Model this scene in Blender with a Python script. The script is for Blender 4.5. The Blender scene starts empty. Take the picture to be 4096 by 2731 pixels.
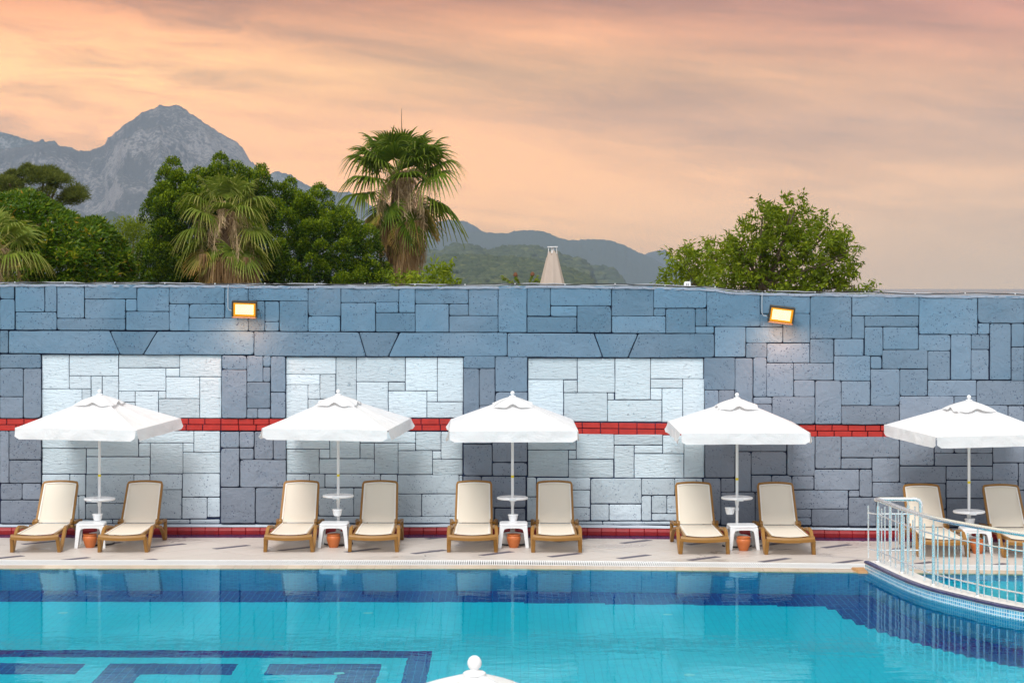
import bpy, bmesh, math, random
import numpy as np
from mathutils import Vector, Matrix, noise

# ------------------------------------------------------------------ camera, sky, sun, exposure
F, H, HY, CX = 8500.0, 3.78, 1150.0, 2048.0     # focal length in photo pixels, eye height, horizon row, centre column
scn = bpy.context.scene
col = scn.collection
cam = bpy.data.cameras.new('camera'); cam_o = bpy.data.objects.new('camera', cam); col.objects.link(cam_o)
cam.sensor_width = 36.0; cam.lens = F * 36.0 / 4096
cam_o.location = (0, 0, H); cam_o.rotation_euler = (math.radians(90), 0, 0)
cam.shift_y = -(1365.5 - HY) / 4096
cam.clip_start = 0.1; cam.clip_end = 40000
cam.dof.use_dof = True; cam.dof.focus_distance = 31.0; cam.dof.aperture_fstop = 11.0
scn.camera = cam_o
scn.render.engine = 'CYCLES'
scn.cycles.max_bounces = 10; scn.cycles.diffuse_bounces = 3; scn.cycles.glossy_bounces = 4
scn.cycles.transmission_bounces = 8; scn.cycles.transparent_max_bounces = 12; scn.cycles.volume_bounces = 1
scn.cycles.caustics_refractive = True; scn.cycles.caustics_reflective = False
scn.cycles.sample_clamp_indirect = 4.0
scn.cycles.use_denoising = True
scn.view_settings.view_transform = 'Standard'; scn.view_settings.look = 'None'
scn.view_settings.exposure = 0.0; scn.view_settings.gamma = 1.0; scn.view_settings.use_curve_mapping = False

SUN_EL, SUN_AZ = math.radians(50), math.radians(200)   # azimuth measured from +Y (the view) clockwise

def lin(r, g, b, k=1.0):
    f = lambda c: ((c / 255.0) / 12.92 if c <= 10.3 else ((c / 255.0 + 0.055) / 1.055) ** 2.4)
    return (f(r) * k, f(g) * k, f(b) * k, 1.0)

class NT:
    """small helper round a node tree"""
    def __init__(s, tree): s.t = tree; s.n = tree.nodes; s.l = tree.links
    def new(s, typ, **kw):
        n = s.n.new(typ)
        for k, v in kw.items(): setattr(n, k, v)
        return n
    def set(s, sock, v):
        if hasattr(v, 'is_output') or isinstance(v, bpy.types.NodeSocket): s.l.new(v, sock)
        else: sock.default_value = v
    def math(s, op, a, b=None, c=None, clamp=False):
        n = s.new('ShaderNodeMath', operation=op, use_clamp=clamp)
        s.set(n.inputs[0], a)
        if b is not None: s.set(n.inputs[1], b)
        if c is not None: s.set(n.inputs[2], c)
        return n.outputs[0]
    def mix(s, f, a, b, mode='MIX'):
        n = s.new('ShaderNodeMix', data_type='RGBA', blend_type=mode)
        s.set(n.inputs[0], f); s.set(n.inputs[6], a); s.set(n.inputs[7], b)
        return n.outputs[2]
    def ramp(s, f, stops, interp='LINEAR'):
        n = s.new('ShaderNodeValToRGB'); e = n.color_ramp.elements; n.color_ramp.interpolation = interp
        while len(e) > 1: e.remove(e[-1])
        e[0].position = stops[0][0]; e[0].color = stops[0][1]
        for p, c in stops[1:]:
            x = e.new(p); x.color = c
        s.set(n.inputs[0], f)
        return n.outputs[0]
    def smooth(s, v, a, b):
        n = s.new('ShaderNodeMapRange', interpolation_type='SMOOTHSTEP')
        s.set(n.inputs[0], v); n.inputs[1].default_value = a; n.inputs[2].default_value = b
        return n.outputs[0]
    def noise(s, vec, scale, detail=4, rough=0.55, dist=0.0):
        n = s.new('ShaderNodeTexNoise'); s.set(n.inputs['Vector'], vec)
        n.inputs['Scale'].default_value = scale; n.inputs['Detail'].default_value = detail
        n.inputs['Roughness'].default_value = rough; n.inputs['Distortion'].default_value = dist
        return n.outputs[0]
    def vor(s, vec, scale, feature='F1'):
        n = s.new('ShaderNodeTexVoronoi', feature=feature); s.set(n.inputs['Vector'], vec)
        n.inputs['Scale'].default_value = scale
        return n.outputs[0]
    def comb(s, x, y, z):
        n = s.new('ShaderNodeCombineXYZ'); s.set(n.inputs[0], x); s.set(n.inputs[1], y); s.set(n.inputs[2], z)
        return n.outputs[0]
    def vscale(s, v, sc):
        n = s.new('ShaderNodeVectorMath', operation='MULTIPLY'); s.set(n.inputs[0], v); n.inputs[1].default_value = sc
        return n.outputs[0]

world = bpy.data.worlds.new('World'); scn.world = world; world.use_nodes = True
w = NT(world.node_tree); w.n.clear()
wo = w.new('ShaderNodeOutputWorld'); bg = w.new('ShaderNodeBackground'); w.l.new(bg.outputs[0], wo.inputs[0])
tc = w.new('ShaderNodeTexCoord').outputs['Generated']
sep = w.new('ShaderNodeSeparateXYZ'); w.l.new(tc, sep.inputs[0])
dx, dy, dz = sep.outputs
az = w.math('ARCTAN2', dx, dy)                      # 0 straight ahead, positive to the right
el = w.math('MAXIMUM', dz, 0.0)
sky = w.new('ShaderNodeTexSky', sky_type='NISHITA', sun_disc=False, sun_elevation=SUN_EL, sun_rotation=SUN_AZ)
sky.air_density = 1.0; sky.dust_density = 2.5
clear = w.vscale(sky.outputs[0], (0.10, 0.10, 0.10))
# sunset cloud sheet: colour by height above the horizon and by how far it lies from the glow on the left
glow = w.ramp(w.math('MULTIPLY', el, 2.0), [
    (0.00, (.97, .60, .38, 1)), (0.05, (1.10, .64, .33, 1)), (0.10, (1.29, .68, .285, 1)), (0.155, (1.30, .66, .25, 1)),
    (0.20, (1.30, .73, .32, 1)), (0.235, (1.12, .55, .25, 1)), (0.252, (.95, .43, .18, 1)), (0.27, (.70, .28, .11, 1)), (0.42, (.62, .44, .40, 1)), (0.8, (.80, .79, .83, 1)), (1.0, (.86, .87, .92, 1))])
dull = w.ramp(w.math('MULTIPLY', el, 2.0), [
    (0.00, (.80, .60, .46, 1)), (0.055, (.85, .58, .39, 1)), (0.11, (.97, .57, .30, 1)), (0.15, (.92, .52, .26, 1)), (0.19, (.84, .45, .24, 1)),
    (0.24, (.80, .36, .23, 1)), (0.27, (.62, .26, .21, 1)), (0.42, (.58, .44, .42, 1)), (0.8, (.80, .79, .83, 1)), (1.0, (.86, .87, .92, 1))])
sheet = w.mix(w.smooth(az, -0.08, 0.26), glow, dull)
# streaks: long, slightly falling to the right
s1 = w.math('ADD', el, w.math('MULTIPLY', az, 0.12))
v1 = w.comb(w.math('MULTIPLY', az, 2.2), w.math('MULTIPLY', s1, 17.0), w.math('MULTIPLY', dy, 0.4))
n1 = w.noise(v1, 1.6, 6, 0.52, 0.35)
v2 = w.comb(w.math('MULTIPLY', az, 13.0), w.math('MULTIPLY', w.math('ADD', el, w.math('MULTIPLY', az, 0.06)), 62.0), 3.1)
n2 = w.noise(v2, 1.5, 7, 0.6, 0.6)
streak = w.math('MULTIPLY', w.math('SUBTRACT', n1, 0.5), 2.1)
lump = w.math('MULTIPLY', w.math('SUBTRACT', n2, 0.5), w.math('ADD', 0.5, w.math('MULTIPLY', w.smooth(az, -0.06, -0.18), 1.2)))
fade = w.smooth(el, 0.0, 0.045)
gain = w.math('MINIMUM', w.math('ADD', 1.0, w.math('MULTIPLY', fade, w.math('ADD', streak, lump))), 1.30)
gv = w.new('ShaderNodeVectorMath', operation='SCALE'); w.l.new(w.vscale(sheet, (1.24, 1.08, 0.70)), gv.inputs[0]); w.l.new(gain, gv.inputs[3])
cloud = gv.outputs[0]
# away from the sunset the overcast turns to even, slightly cool grey-white
back = w.smooth(dy, 0.75, -0.25)
away = w.mix(0.72, clear, (1.10, 1.13, 1.18, 1.0))
final = w.mix(back, cloud, away)
w.l.new(final, bg.inputs[0]); bg.inputs[1].default_value = 1.0

sun = bpy.data.lights.new('sun', 'SUN'); sun.energy = 2.6; sun.angle = math.radians(26); sun.color = (1.0, 0.97, 0.93)
sun_o = bpy.data.objects.new('sun', sun); col.objects.link(sun_o)
d = Vector((math.sin(SUN_AZ) * math.cos(SUN_EL), math.cos(SUN_AZ) * math.cos(SUN_EL), math.sin(SUN_EL)))
sun_o.rotation_euler = d.to_track_quat('Z', 'Y').to_euler(); sun_o.location = d * 60

# ------------------------------------------------------------------ picture geometry helpers
KB = 0.08                                   # right of the middle the wall and pool edge run slightly nearer
def bend(X): return KB * X if X > 0 else 0.0
def at(px, py, Y): return Vector(((px - CX) * Y / F, Y, H - (py - HY) * Y / F))
def on_line(px, Y0):                        # depth at which the column px meets a line that bends with the wall
    t = (px - CX) / F
    return Y0 / (1 + KB * t) if t > 0 else Y0
def ground(px, py, z=0.0):
    Y = (H - z) * F / (py - HY)
    return (px - CX) * Y / F, Y

# ------------------------------------------------------------------ mesh helpers
class MB:
    def __init__(s): s.v = []; s.f = []
    def add(s, verts, faces):
        o = len(s.v); s.v += [tuple(x) for x in verts]; s.f += [tuple(i + o for i in f) for f in faces]; return s
    def box(s, c, size, rot=None, taper=None):
        hx, hy, hz = size[0] / 2, size[1] / 2, size[2] / 2
        vs = []
        for z in (-1, 1):
            k = 1.0 if (taper is None or z < 0) else taper
            for x, y in ((-1, -1), (1, -1), (1, 1), (-1, 1)):
                p = Vector((x * hx * k, y * hy * k, z * hz))
                if rot is not None: p = rot @ p
                vs.append(p + Vector(c))
        return s.add(vs, [(3, 2, 1, 0), (4, 5, 6, 7), (0, 1, 5, 4), (1, 2, 6, 5), (2, 3, 7, 6), (3, 0, 4, 7)])
    def hexa(s, b, t):                       # bottom 4 and top 4 points, both counter-clockwise from above
        return s.add(list(b) + list(t), [(3, 2, 1, 0), (4, 5, 6, 7), (0, 1, 5, 4), (1, 2, 6, 5), (2, 3, 7, 6), (3, 0, 4, 7)])
    def rings(s, rings, close=True, cap=True):
        n = len(rings[0]); vs = [p for r in rings for p in r]; fs = []
        for i in range(len(rings) - 1):
            for j in range(n if close else n - 1):
                a, b = i * n + j, i * n + (j + 1) % n
                fs.append((a, b, b + n, a + n))
        if cap and close:
            fs.append(tuple(range(n - 1, -1, -1))); fs.append(tuple((len(rings) - 1) * n + j for j in range(n)))
        return s.add(vs, fs)
    def lathe(s, prof, n=20, c=(0, 0, 0)):
        return s.rings([[(c[0] + r * math.cos(2 * math.pi * k / n), c[1] + r * math.sin(2 * math.pi * k / n), c[2] + z) for k in range(n)] for r, z in prof])
    def tube(s, path, r, n=8):
        P = [Vector(p) for p in path]; R = r if isinstance(r, (list, tuple)) else [r] * len(P)
        rings = []; up = Vector((0, 0, 1)); prev = None
        for i, p in enumerate(P):
            t = (P[min(i + 1, len(P) - 1)] - P[max(i - 1, 0)])
            t = t.normalized() if t.length > 1e-9 else Vector((0, 0, 1))
            if prev is None:
                a = t.cross(up) if abs(t.dot(up)) < 0.95 else t.cross(Vector((1, 0, 0)))
            else:
                a = prev - t * prev.dot(t)
            a.normalize(); prev = a; b = t.cross(a)
            rings.append([p + a * (R[i] * math.cos(2 * math.pi * k / n)) + b * (R[i] * math.sin(2 * math.pi * k / n)) for k in range(n)])
        return s.rings(rings)
    def sweep(s, path, wid, thick):          # rectangular bar along a path lying in a plane of constant x
        P = [Vector(p) for p in path]; W = wid if isinstance(wid, (list, tuple)) else [wid] * len(P); rings = []
        for i, p in enumerate(P):
            t = (P[min(i + 1, len(P) - 1)] - P[max(i - 1, 0)]).normalized()
            nrm = Vector((0, -t.z, t.y)).normalized() if abs(t.y) + abs(t.z) > 1e-6 else Vector((0, 0, 1))
            ex = Vector((thick / 2, 0, 0))
            rings.append([p - nrm * W[i] / 2 - ex, p - nrm * W[i] / 2 + ex, p + nrm * W[i] / 2 + ex, p + nrm * W[i] / 2 - ex])
        return s.rings(rings)
    def mesh(s, name, mat=None, smooth=False, bevel=0.0, seg=2):
        me = bpy.data.meshes.new(name); me.from_pydata(s.v, [], s.f)
        bm = bmesh.new(); bm.from_mesh(me)
        bmesh.ops.recalc_face_normals(bm, faces=bm.faces)
        if bevel > 0:
            bmesh.ops.bevel(bm, geom=[e for e in bm.edges if e.is_manifold and e.calc_face_angle(0) > 0.5], offset=bevel, segments=seg, affect='EDGES', clamp_overlap=True)
        bm.to_mesh(me); bm.free()
        if mat: me.materials.append(mat)
        if smooth:
            for p in me.polygons: p.use_smooth = True
            try: me.set_sharp_from_angle(angle=math.radians(40))
            except Exception: pass
        me.update(); return me
    def obj(s, name, mat=None, parent=None, smooth=False, bevel=0.0, loc=None, seg=2):
        return link(name, s.mesh(name, mat, smooth, bevel, seg), parent, loc)

def link(name, me, parent=None, loc=None, mw=None):
    o = bpy.data.objects.new(name, me); col.objects.link(o)
    if parent is not None: o.parent = parent
    if loc is not None: o.location = loc
    if mw is not None: o.matrix_basis = mw
    return o
def tag(o, label=None, cat=None, group=None, kind=None):
    if label: o['label'] = label
    if cat: o['category'] = cat
    if group: o['group'] = group
    if kind: o['kind'] = kind
    return o
def thing(name, loc, label, cat, group=None, rz=0.0):
    o = bpy.data.objects.new(name, None); col.objects.link(o); o.empty_display_size = 0.2
    o.location = loc; o.rotation_euler = (0, 0, rz)
    return tag(o, label, cat, group)
def arr_mesh(name, V, Fc, mat, tone=None, smooth=False):
    """big mesh from numpy arrays; tone: one value for each face -> face attribute"""
    V = np.asarray(V, dtype=np.float32); Fc = np.asarray(Fc, dtype=np.int32); k = Fc.shape[1]
    me = bpy.data.meshes.new(name)
    me.vertices.add(len(V)); me.vertices.foreach_set('co', V.ravel())
    me.loops.add(Fc.size); me.loops.foreach_set('vertex_index', Fc.ravel())
    me.polygons.add(len(Fc)); me.polygons.foreach_set('loop_start', np.arange(0, Fc.size, k, dtype=np.int32))
    if tone is not None:
        a = me.attributes.new('tone', 'FLOAT', 'FACE'); a.data.foreach_set('value', np.asarray(tone, dtype=np.float32))
    if mat: me.materials.append(mat)
    if smooth: me.polygons.foreach_set('use_smooth', np.ones(len(Fc), dtype=bool))
    me.update(calc_edges=True); me.validate(); return me

# ------------------------------------------------------------------ materials
def mat(name):
    m = bpy.data.materials.new(name); m.use_nodes = True
    t = NT(m.node_tree); p = m.node_tree.nodes['Principled BSDF']
    return m, t, p
def obj_coord(t): return t.new('ShaderNodeTexCoord').outputs['Object']
def pos(t): return t.new('ShaderNodeNewGeometry').outputs['Position']
def bump(t, p, h, strength=0.4, dist=0.01):
    b = t.new('ShaderNodeBump'); b.inputs['Strength'].default_value = strength; b.inputs['Distance'].default_value = dist
    t.l.new(h, b.inputs['Height']); t.l.new(b.outputs[0], p.inputs['Normal']); return b
def plain(name, c, rough=0.5, var=0.08, scale=6.0, metal=0.0, bstr=0.0, bscale=60, spec=None):
    m, t, p = mat(name); P = pos(t)
    n = t.noise(P, scale, 5, 0.6)
    f = t.math('ADD', 1.0 - var, t.math('MULTIPLY', n, 2 * var))
    g = t.new('ShaderNodeVectorMath', operation='SCALE'); g.inputs[0].default_value = c[:3]; t.l.new(f, g.inputs[3])
    t.l.new(g.outputs[0], p.inputs['Base Color'])
    p.inputs['Metallic'].default_value = metal
    t.set(p.inputs['Roughness'], t.math('ADD', rough - 0.06, t.math('MULTIPLY', t.noise(P, scale * 2.3, 4), 0.12), clamp=True))
    if spec is not None: p.inputs['Specular IOR Level'].default_value = spec
    if bstr > 0: bump(t, p, t.noise(P, bscale, 5, 0.65), bstr, 0.004)
    return m

def stone_mat(name, c0, c1, pit, pit_amt, streaky, alt=None):
    m, t, p = mat(name); P = pos(t)
    rnd = t.new('ShaderNodeObjectInfo').outputs['Random']
    base = t.mix(t.noise(P, 2.2, 5, 0.6), c0, c1)
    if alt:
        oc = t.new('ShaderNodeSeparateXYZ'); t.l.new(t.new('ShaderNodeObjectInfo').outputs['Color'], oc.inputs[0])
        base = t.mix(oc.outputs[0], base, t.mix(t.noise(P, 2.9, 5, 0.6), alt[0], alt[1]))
    sc = t.new('ShaderNodeVectorMath', operation='SCALE'); t.l.new(base, sc.inputs[0]); t.l.new(t.math('ADD', 0.84, t.math('MULTIPLY', rnd, 0.32)), sc.inputs[3]); base = sc.outputs[0]
    base = t.mix(t.math('MULTIPLY', t.smooth(t.noise(P, 0.55, 3, 0.5), 0.42, 0.72), 0.35), base, t.mix(0.5, c1, (0.33, 0.33, 0.38, 1)))
    if streaky:
        Q = t.vscale(P, (1.0, 1.0, 4.5))
        h1 = t.noise(Q, 7.0, 6, 0.62, 0.5)
        mark = t.smooth(t.noise(t.vscale(P, (1, 1, 3.0)), 15.0, 5, 0.6), 0.64, 0.72)
        h = t.math('SUBTRACT', t.math('ADD', h1, t.math('MULTIPLY', t.noise(P, 30, 4, 0.6), 0.35)), t.math('MULTIPLY', mark, 0.5))
    else:
        v = t.vor(P, 27.0); keep = t.smooth(t.noise(P, 3.4, 3), 0.40, 0.55)
        size = t.math('MULTIPLY', t.noise(P, 21.0, 2), 0.52)
        mark = t.math('MULTIPLY', t.math('LESS_THAN', v, t.math('SUBTRACT', size, 0.06)), keep)
        und = t.noise(P, 3.0, 6, 0.55, 0.8)
        h = t.math('SUBTRACT', t.math('ADD', t.math('MULTIPLY', und, 1.6), t.math('MULTIPLY', t.noise(P, 18, 4, 0.6), 0.35)), t.math('MULTIPLY', mark, 0.45))
    c = t.mix(t.math('MULTIPLY', mark, pit_amt), base, pit)
    c = t.mix(t.math('MULTIPLY', t.smooth(t.noise(P, 5.0, 6, 0.7), 0.56, 0.75), 0.25), c, (0.13, 0.20, 0.31, 1))
    t.l.new(c, p.inputs['Base Color']); p.inputs['Roughness'].default_value = 0.72
    p.inputs['Specular IOR Level'].default_value = 0.3
    bump(t, p, h, 0.9, 0.024)
    return m
M = {}
M['stone_blue'] = stone_mat('blue_grey_painted_stone', (0.094, 0.184, 0.275, 1), (0.132, 0.234, 0.328, 1), (0.018, 0.045, 0.11, 1), 0.65, False, ((0.190, 0.228, 0.285, 1), (0.250, 0.285, 0.345, 1)))  # last pair: greyer tone with deck and lamp light painted in
M['stone_pale'] = stone_mat('pale_blue_painted_stone', (0.52, 0.63, 0.70, 1), (0.60, 0.70, 0.755, 1), (0.22, 0.33, 0.45, 1), 0.55, True)
M['stone_pale2'] = stone_mat('pale_blue_pitted_stone', (0.50, 0.60, 0.67, 1), (0.57, 0.665, 0.73, 1), (0.13, 0.20, 0.32, 1), 0.7, False)
M['joint'] = plain('navy_painted_joint', (0.014, 0.028, 0.085), 0.8, 0.15)
M['red_brick'] = plain('red_painted_brick', (0.44, 0.024, 0.017), 0.72, 0.38, 9, bstr=0.7, bscale=32)
M['red_base'] = plain('dark_red_gloss_paint', (0.30, 0.010, 0.014), 0.42, 0.40, 7, bstr=0.3, bscale=25)
M['plaster'] = plain('pale_plaster', (0.55, 0.62, 0.70), 0.8, 0.1, 8, bstr=0.4)
M['white_plastic'] = plain('white_plastic', (0.82, 0.83, 0.84), 0.32, 0.03, 9)
M['white_metal'] = plain('white_painted_metal', (0.80, 0.80, 0.80), 0.4, 0.03)
M['grey_rubber'] = plain('dark_rubber', (0.035, 0.035, 0.04), 0.7)
M['yellow'] = plain('yellow_sticker', (0.85, 0.68, 0.02), 0.5)
M['chrome'] = plain('brushed_steel', (0.92, 0.93, 0.93), 0.26, 0.04, 20, metal=0.85)
M['bronze'] = plain('ochre_brown_plastic', (0.295, 0.142, 0.026), 0.36, 0.10, 10, bstr=0.08, bscale=120)
M['navy_tile'] = plain('navy_glazed_tile', (0.030, 0.032, 0.115), 0.22, 0.3, 5)
M['slate_tile'] = plain('dark_slate_tile', (0.105, 0.095, 0.125), 0.5, 0.2, 5)
M['ledge'] = plain('beige_ledge_tile', (0.62, 0.51, 0.39), 0.16, 0.08, 4)
M['grating'] = plain('white_grating', (0.86, 0.86, 0.85), 0.45, 0.05)
M['channel'] = plain('dark_channel', (0.10, 0.105, 0.12), 0.8)
M['cable_black'] = plain('black_cable', (0.015, 0.015, 0.017), 0.5)
M['cable_grey'] = plain('grey_cable', (0.45, 0.47, 0.50), 0.5)
M['lamp_body'] = plain('dark_lamp_housing', (0.05, 0.042, 0.035), 0.45)
M['concrete'] = plain('white_concrete', (0.74, 0.72, 0.70), 0.7, 0.08, 5, bstr=0.2)
M['soil'] = plain('dry_soil', (0.16, 0.14, 0.09), 0.9, 0.3, 0.3)

def terracotta():
    m, t, p = mat('terracotta'); P = pos(t)
    z = t.new('ShaderNodeSeparateXYZ'); t.l.new(P, z.inputs[0])
    ridges = t.math('SINE', t.math('MULTIPLY', z.outputs[2], 420.0))
    c = t.mix(t.noise(P, 14, 5, 0.6), (0.50, 0.125, 0.030, 1), (0.66, 0.20, 0.055, 1))
    t.l.new(c, p.inputs['Base Color']); p.inputs['Roughness'].default_value = 0.5
    bump(t, p, t.math('ADD', ridges, t.noise(P, 40, 4)), 0.25, 0.003); return m
M['terracotta'] = terracotta()

def fabric(name, c, trans, weave=900.0, sheer=0.0, wr=0.0):
    m, t, p = mat(name); P = obj_coord(t)
    n = t.noise(P, 5.0, 4)
    t.l.new(t.mix(n, tuple(x * 0.955 for x in c[:3]) + (1,), c), p.inputs['Base Color'])
    p.inputs['Roughness'].default_value = 0.85; p.inputs['Specular IOR Level'].default_value = 0.15
    h = t.noise(P, 3.0, 5, 0.6, 1.0)
    if wr > 0: bump(t, p, h, wr, 0.05)
    tr = t.new('ShaderNodeBsdfTranslucent'); tr.inputs[0].default_value = c
    mx = t.new('ShaderNodeMixShader'); mx.inputs[0].default_value = trans
    t.l.new(p.outputs[0], mx.inputs[1]); t.l.new(tr.outputs[0], mx.inputs[2])
    out = t.n['Material Output']; last = mx
    if sheer > 0:
        tp = t.new('ShaderNodeBsdfTransparent'); m2 = t.new('ShaderNodeMixShader'); m2.inputs[0].default_value = sheer
        t.l.new(mx.outputs[0], m2.inputs[1]); t.l.new(tp.outputs[0], m2.inputs[2]); last = m2
    t.l.new(last.outputs[0], out.inputs[0]); return m
M['canopy'] = fabric('white_canopy_cloth', (0.86, 0.86, 0.865, 1), 0.22, wr=0.6)
M['seam'] = fabric('white_seam_tape', (0.86, 0.86, 0.87, 1), 0.05)
M['sling'] = fabric('cream_mesh_sling', (0.93, 0.84, 0.695, 1), 0.12, sheer=0.07)
M['sling_edge'] = fabric('cream_sling_hem', (0.92, 0.87, 0.79, 1), 0.05)
M['beige_cloth'] = fabric('beige_parasol_cloth', (0.58, 0.48, 0.40, 1), 0.12, wr=0.3)

def deck_mat():
    m, t, p = mat('beige_porcelain_tile'); P = pos(t)
    rnd = t.new('ShaderNodeObjectInfo').outputs['Random']
    c = t.mix(t.noise(P, 1.3, 6, 0.62), (0.58, 0.515, 0.46, 1), (0.67, 0.605, 0.545, 1))
    c = t.mix(t.math('MULTIPLY', rnd, 0.22), c, (0.47, 0.41, 0.37, 1))
    c = t.mix(t.math('MULTIPLY', t.smooth(t.noise(P, 6, 6, 0.7), 0.60, 0.74), 0.30), c, (0.36, 0.31, 0.27, 1))
    damp = t.smooth(t.noise(P, 0.9, 4, 0.6, 0.6), 0.54, 0.66)
    c = t.mix(t.math('MULTIPLY', damp, 0.22), c, (0.36, 0.31, 0.27, 1))
    t.l.new(c, p.inputs['Base Color']); t.l.new(t.math('SUBTRACT', 0.46, t.math('MULTIPLY', damp, 0.2)), p.inputs['Roughness'])
    bump(t, p, t.noise(P, 50, 4), 0.12, 0.002); return m
M['deck'] = deck_mat()
M['grout'] = plain('pale_grout', (0.30, 0.26, 0.23), 0.9)

def grid_mask(t, u, v, size, gap):
    a = t.math('FRACT', t.math('DIVIDE', u, size)); b = t.math('FRACT', t.math('DIVIDE', v, size))
    g1 = t.math('LESS_THAN', a, gap); g2 = t.math('LESS_THAN', b, gap)
    return t.math('MAXIMUM', g1, g2)
def cell_random(t, u, v, size):
    n = t.new('ShaderNodeTexWhiteNoise', noise_dimensions='2D')
    t.l.new(t.comb(t.math('FLOOR', t.math('DIVIDE', u, size)), t.math('FLOOR', t.math('DIVIDE', v, size)), 0.0), n.inputs['Vector'])
    return n.outputs[0]
def mosaic(name, c0, c1, grout, size, gap, uv='xy', rough=0.25):
    m, t, p = mat(name)
    if uv == 'uv':
        s = t.new('ShaderNodeSeparateXYZ'); t.l.new(t.new('ShaderNodeUVMap').outputs[0], s.inputs[0]); u, v = s.outputs[0], s.outputs[1]
    else:
        s = t.new('ShaderNodeSeparateXYZ'); t.l.new(pos(t), s.inputs[0]); u, v = (s.outputs[0], s.outputs[1]) if uv == 'xy' else (s.outputs[0], s.outputs[2])
    c = t.mix(cell_random(t, u, v, size), c0, c1)
    t.l.new(t.mix(grid_mask(t, u, v, size, gap), c, grout), p.inputs['Base Color'])
    p.inputs['Roughness'].default_value = rough; return m
M['pool_floor'] = mosaic('turquoise_pool_tile', (0.0, 0.62, 0.82, 1), (0.0, 0.67, 0.85, 1), (0.0, 0.44, 0.66, 1), 0.088, 0.05)
M['pool_navy'] = mosaic('navy_pool_tile', (0.0, 0.022, 0.21, 1), (0.0, 0.036, 0.27, 1), (0.01, 0.20, 0.46, 1), 0.088, 0.07)
M['pool_wall'] = mosaic('blue_pool_mosaic', (0.0, 0.26, 0.62, 1), (0.02, 0.42, 0.78, 1), (0.03, 0.46, 0.72, 1), 0.050, 0.10, 'xz')
M['kid_deep'] = mosaic('deep_blue_mosaic', (0.0, 0.24, 0.58, 1), (0.01, 0.36, 0.68, 1), (0.10, 0.50, 0.72, 1), 0.042, 0.16, 'uv')  # mosaic below the waterline: the water's blue tint is put into its colour
M['kid_mosaic'] = mosaic('light_blue_white_mosaic', (0.02, 0.30, 0.60, 1), (0.20, 0.58, 0.78, 1), (0.80, 0.86, 0.86, 1), 0.042, 0.25, 'uv')

def water():
    m = bpy.data.materials.new('pool_water'); m.use_nodes = True; t = NT(m.node_tree); t.n.clear()
    out = t.new('ShaderNodeOutputMaterial'); g = t.new('ShaderNodeBsdfRefraction'); r = t.new('ShaderNodeBsdfGlossy')
    g.inputs['IOR'].default_value = 1.33; g.inputs['Roughness'].default_value = 0.0; g.inputs['Color'].default_value = (0.62, 0.98, 1.0, 1)
    r.inputs['Roughness'].default_value = 0.0; r.inputs['Color'].default_value = (0.50, 0.92, 1.0, 1)
    fr = t.new('ShaderNodeFresnel'); fr.inputs['IOR'].default_value = 1.33; mx = t.new('ShaderNodeMixShader')
    t.l.new(t.math('MULTIPLY', fr.outputs[0], 0.58), mx.inputs[0]); t.l.new(g.outputs[0], mx.inputs[1]); t.l.new(r.outputs[0], mx.inputs[2])
    P = pos(t)
    h = t.math('ADD', t.noise(t.vscale(P, (1.0, 1.6, 1)), 2.6, 3, 0.5, 0.4), t.math('MULTIPLY', t.noise(P, 9.0, 2, 0.5), 0.16))
    b = t.new('ShaderNodeBump'); b.inputs['Strength'].default_value = 1.0; b.inputs['Distance'].default_value = 0.0022
    t.l.new(h, b.inputs['Height']); t.l.new(b.outputs[0], g.inputs['Normal']); t.l.new(b.outputs[0], r.inputs['Normal']); t.l.new(b.outputs[0], fr.inputs['Normal'])
    t.l.new(mx.outputs[0], out.inputs[0]); return m
M['water'] = water()

def sea_mat():
    m, t, p = mat('sea_water'); p.inputs['Base Color'].default_value = (0.10, 0.16, 0.20, 1); p.inputs['Roughness'].default_value = 0.25
    bump(t, p, t.noise(t.vscale(pos(t), (1, 1, 1)), 0.15, 5), 0.5, 1.0); return m
M['sea'] = sea_mat()

def leaf_mat(name, stops, trans=0.35, rough=0.45):
    m, t, p = mat(name)
    a = t.new('ShaderNodeAttribute', attribute_name='tone')
    c = t.ramp(a.outputs['Fac'], stops)
    t.l.new(c, p.inputs['Base Color']); p.inputs['Roughness'].default_value = rough; p.inputs['Specular IOR Level'].default_value = 0.18
    tr = t.new('ShaderNodeBsdfTranslucent'); t.l.new(c, tr.inputs[0])
    mx = t.new('ShaderNodeMixShader'); mx.inputs[0].default_value = trans
    t.l.new(p.outputs[0], mx.inputs[1]); t.l.new(tr.outputs[0], mx.inputs[2]); t.l.new(mx.outputs[0], t.n['Material Output'].inputs[0])
    return m
G = lambda r, g, b: (r, g, b, 1)
M['leaf_gloss'] = leaf_mat('glossy_leaf', [(0, G(.022, .062, .003)), (.55, G(.085, .165, .006)), (.85, G(.28, .30, .014)), (1, G(.48, .25, .03))], 0.28, 0.32)
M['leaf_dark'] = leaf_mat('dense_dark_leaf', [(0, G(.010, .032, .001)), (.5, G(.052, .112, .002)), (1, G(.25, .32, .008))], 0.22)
M['leaf_light'] = leaf_mat('light_green_leaf', [(0, G(.085, .14, .006)), (.6, G(.19, .26, .010)), (1, G(.36, .40, .02))], 0.42)
M['leaf_pine'] = leaf_mat('pine_needle', [(0, G(.055, .085, .012)), (1, G(.17, .19, .03))], 0.25, 0.6)
M['leaf_far'] = leaf_mat('distant_foliage', [(0, G(.030, .045, .016)), (.6, G(.058, .075, .024)), (1, G(.11, .12, .038))], 0.05, 0.9)
M['palm_green'] = leaf_mat('palm_blade', [(0, G(.07, .13, .010)), (.35, G(.12, .19, .014)), (.7, G(.21, .26, .03)), (1, G(.38, .38, .10))], 0.35, 0.4)
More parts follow.
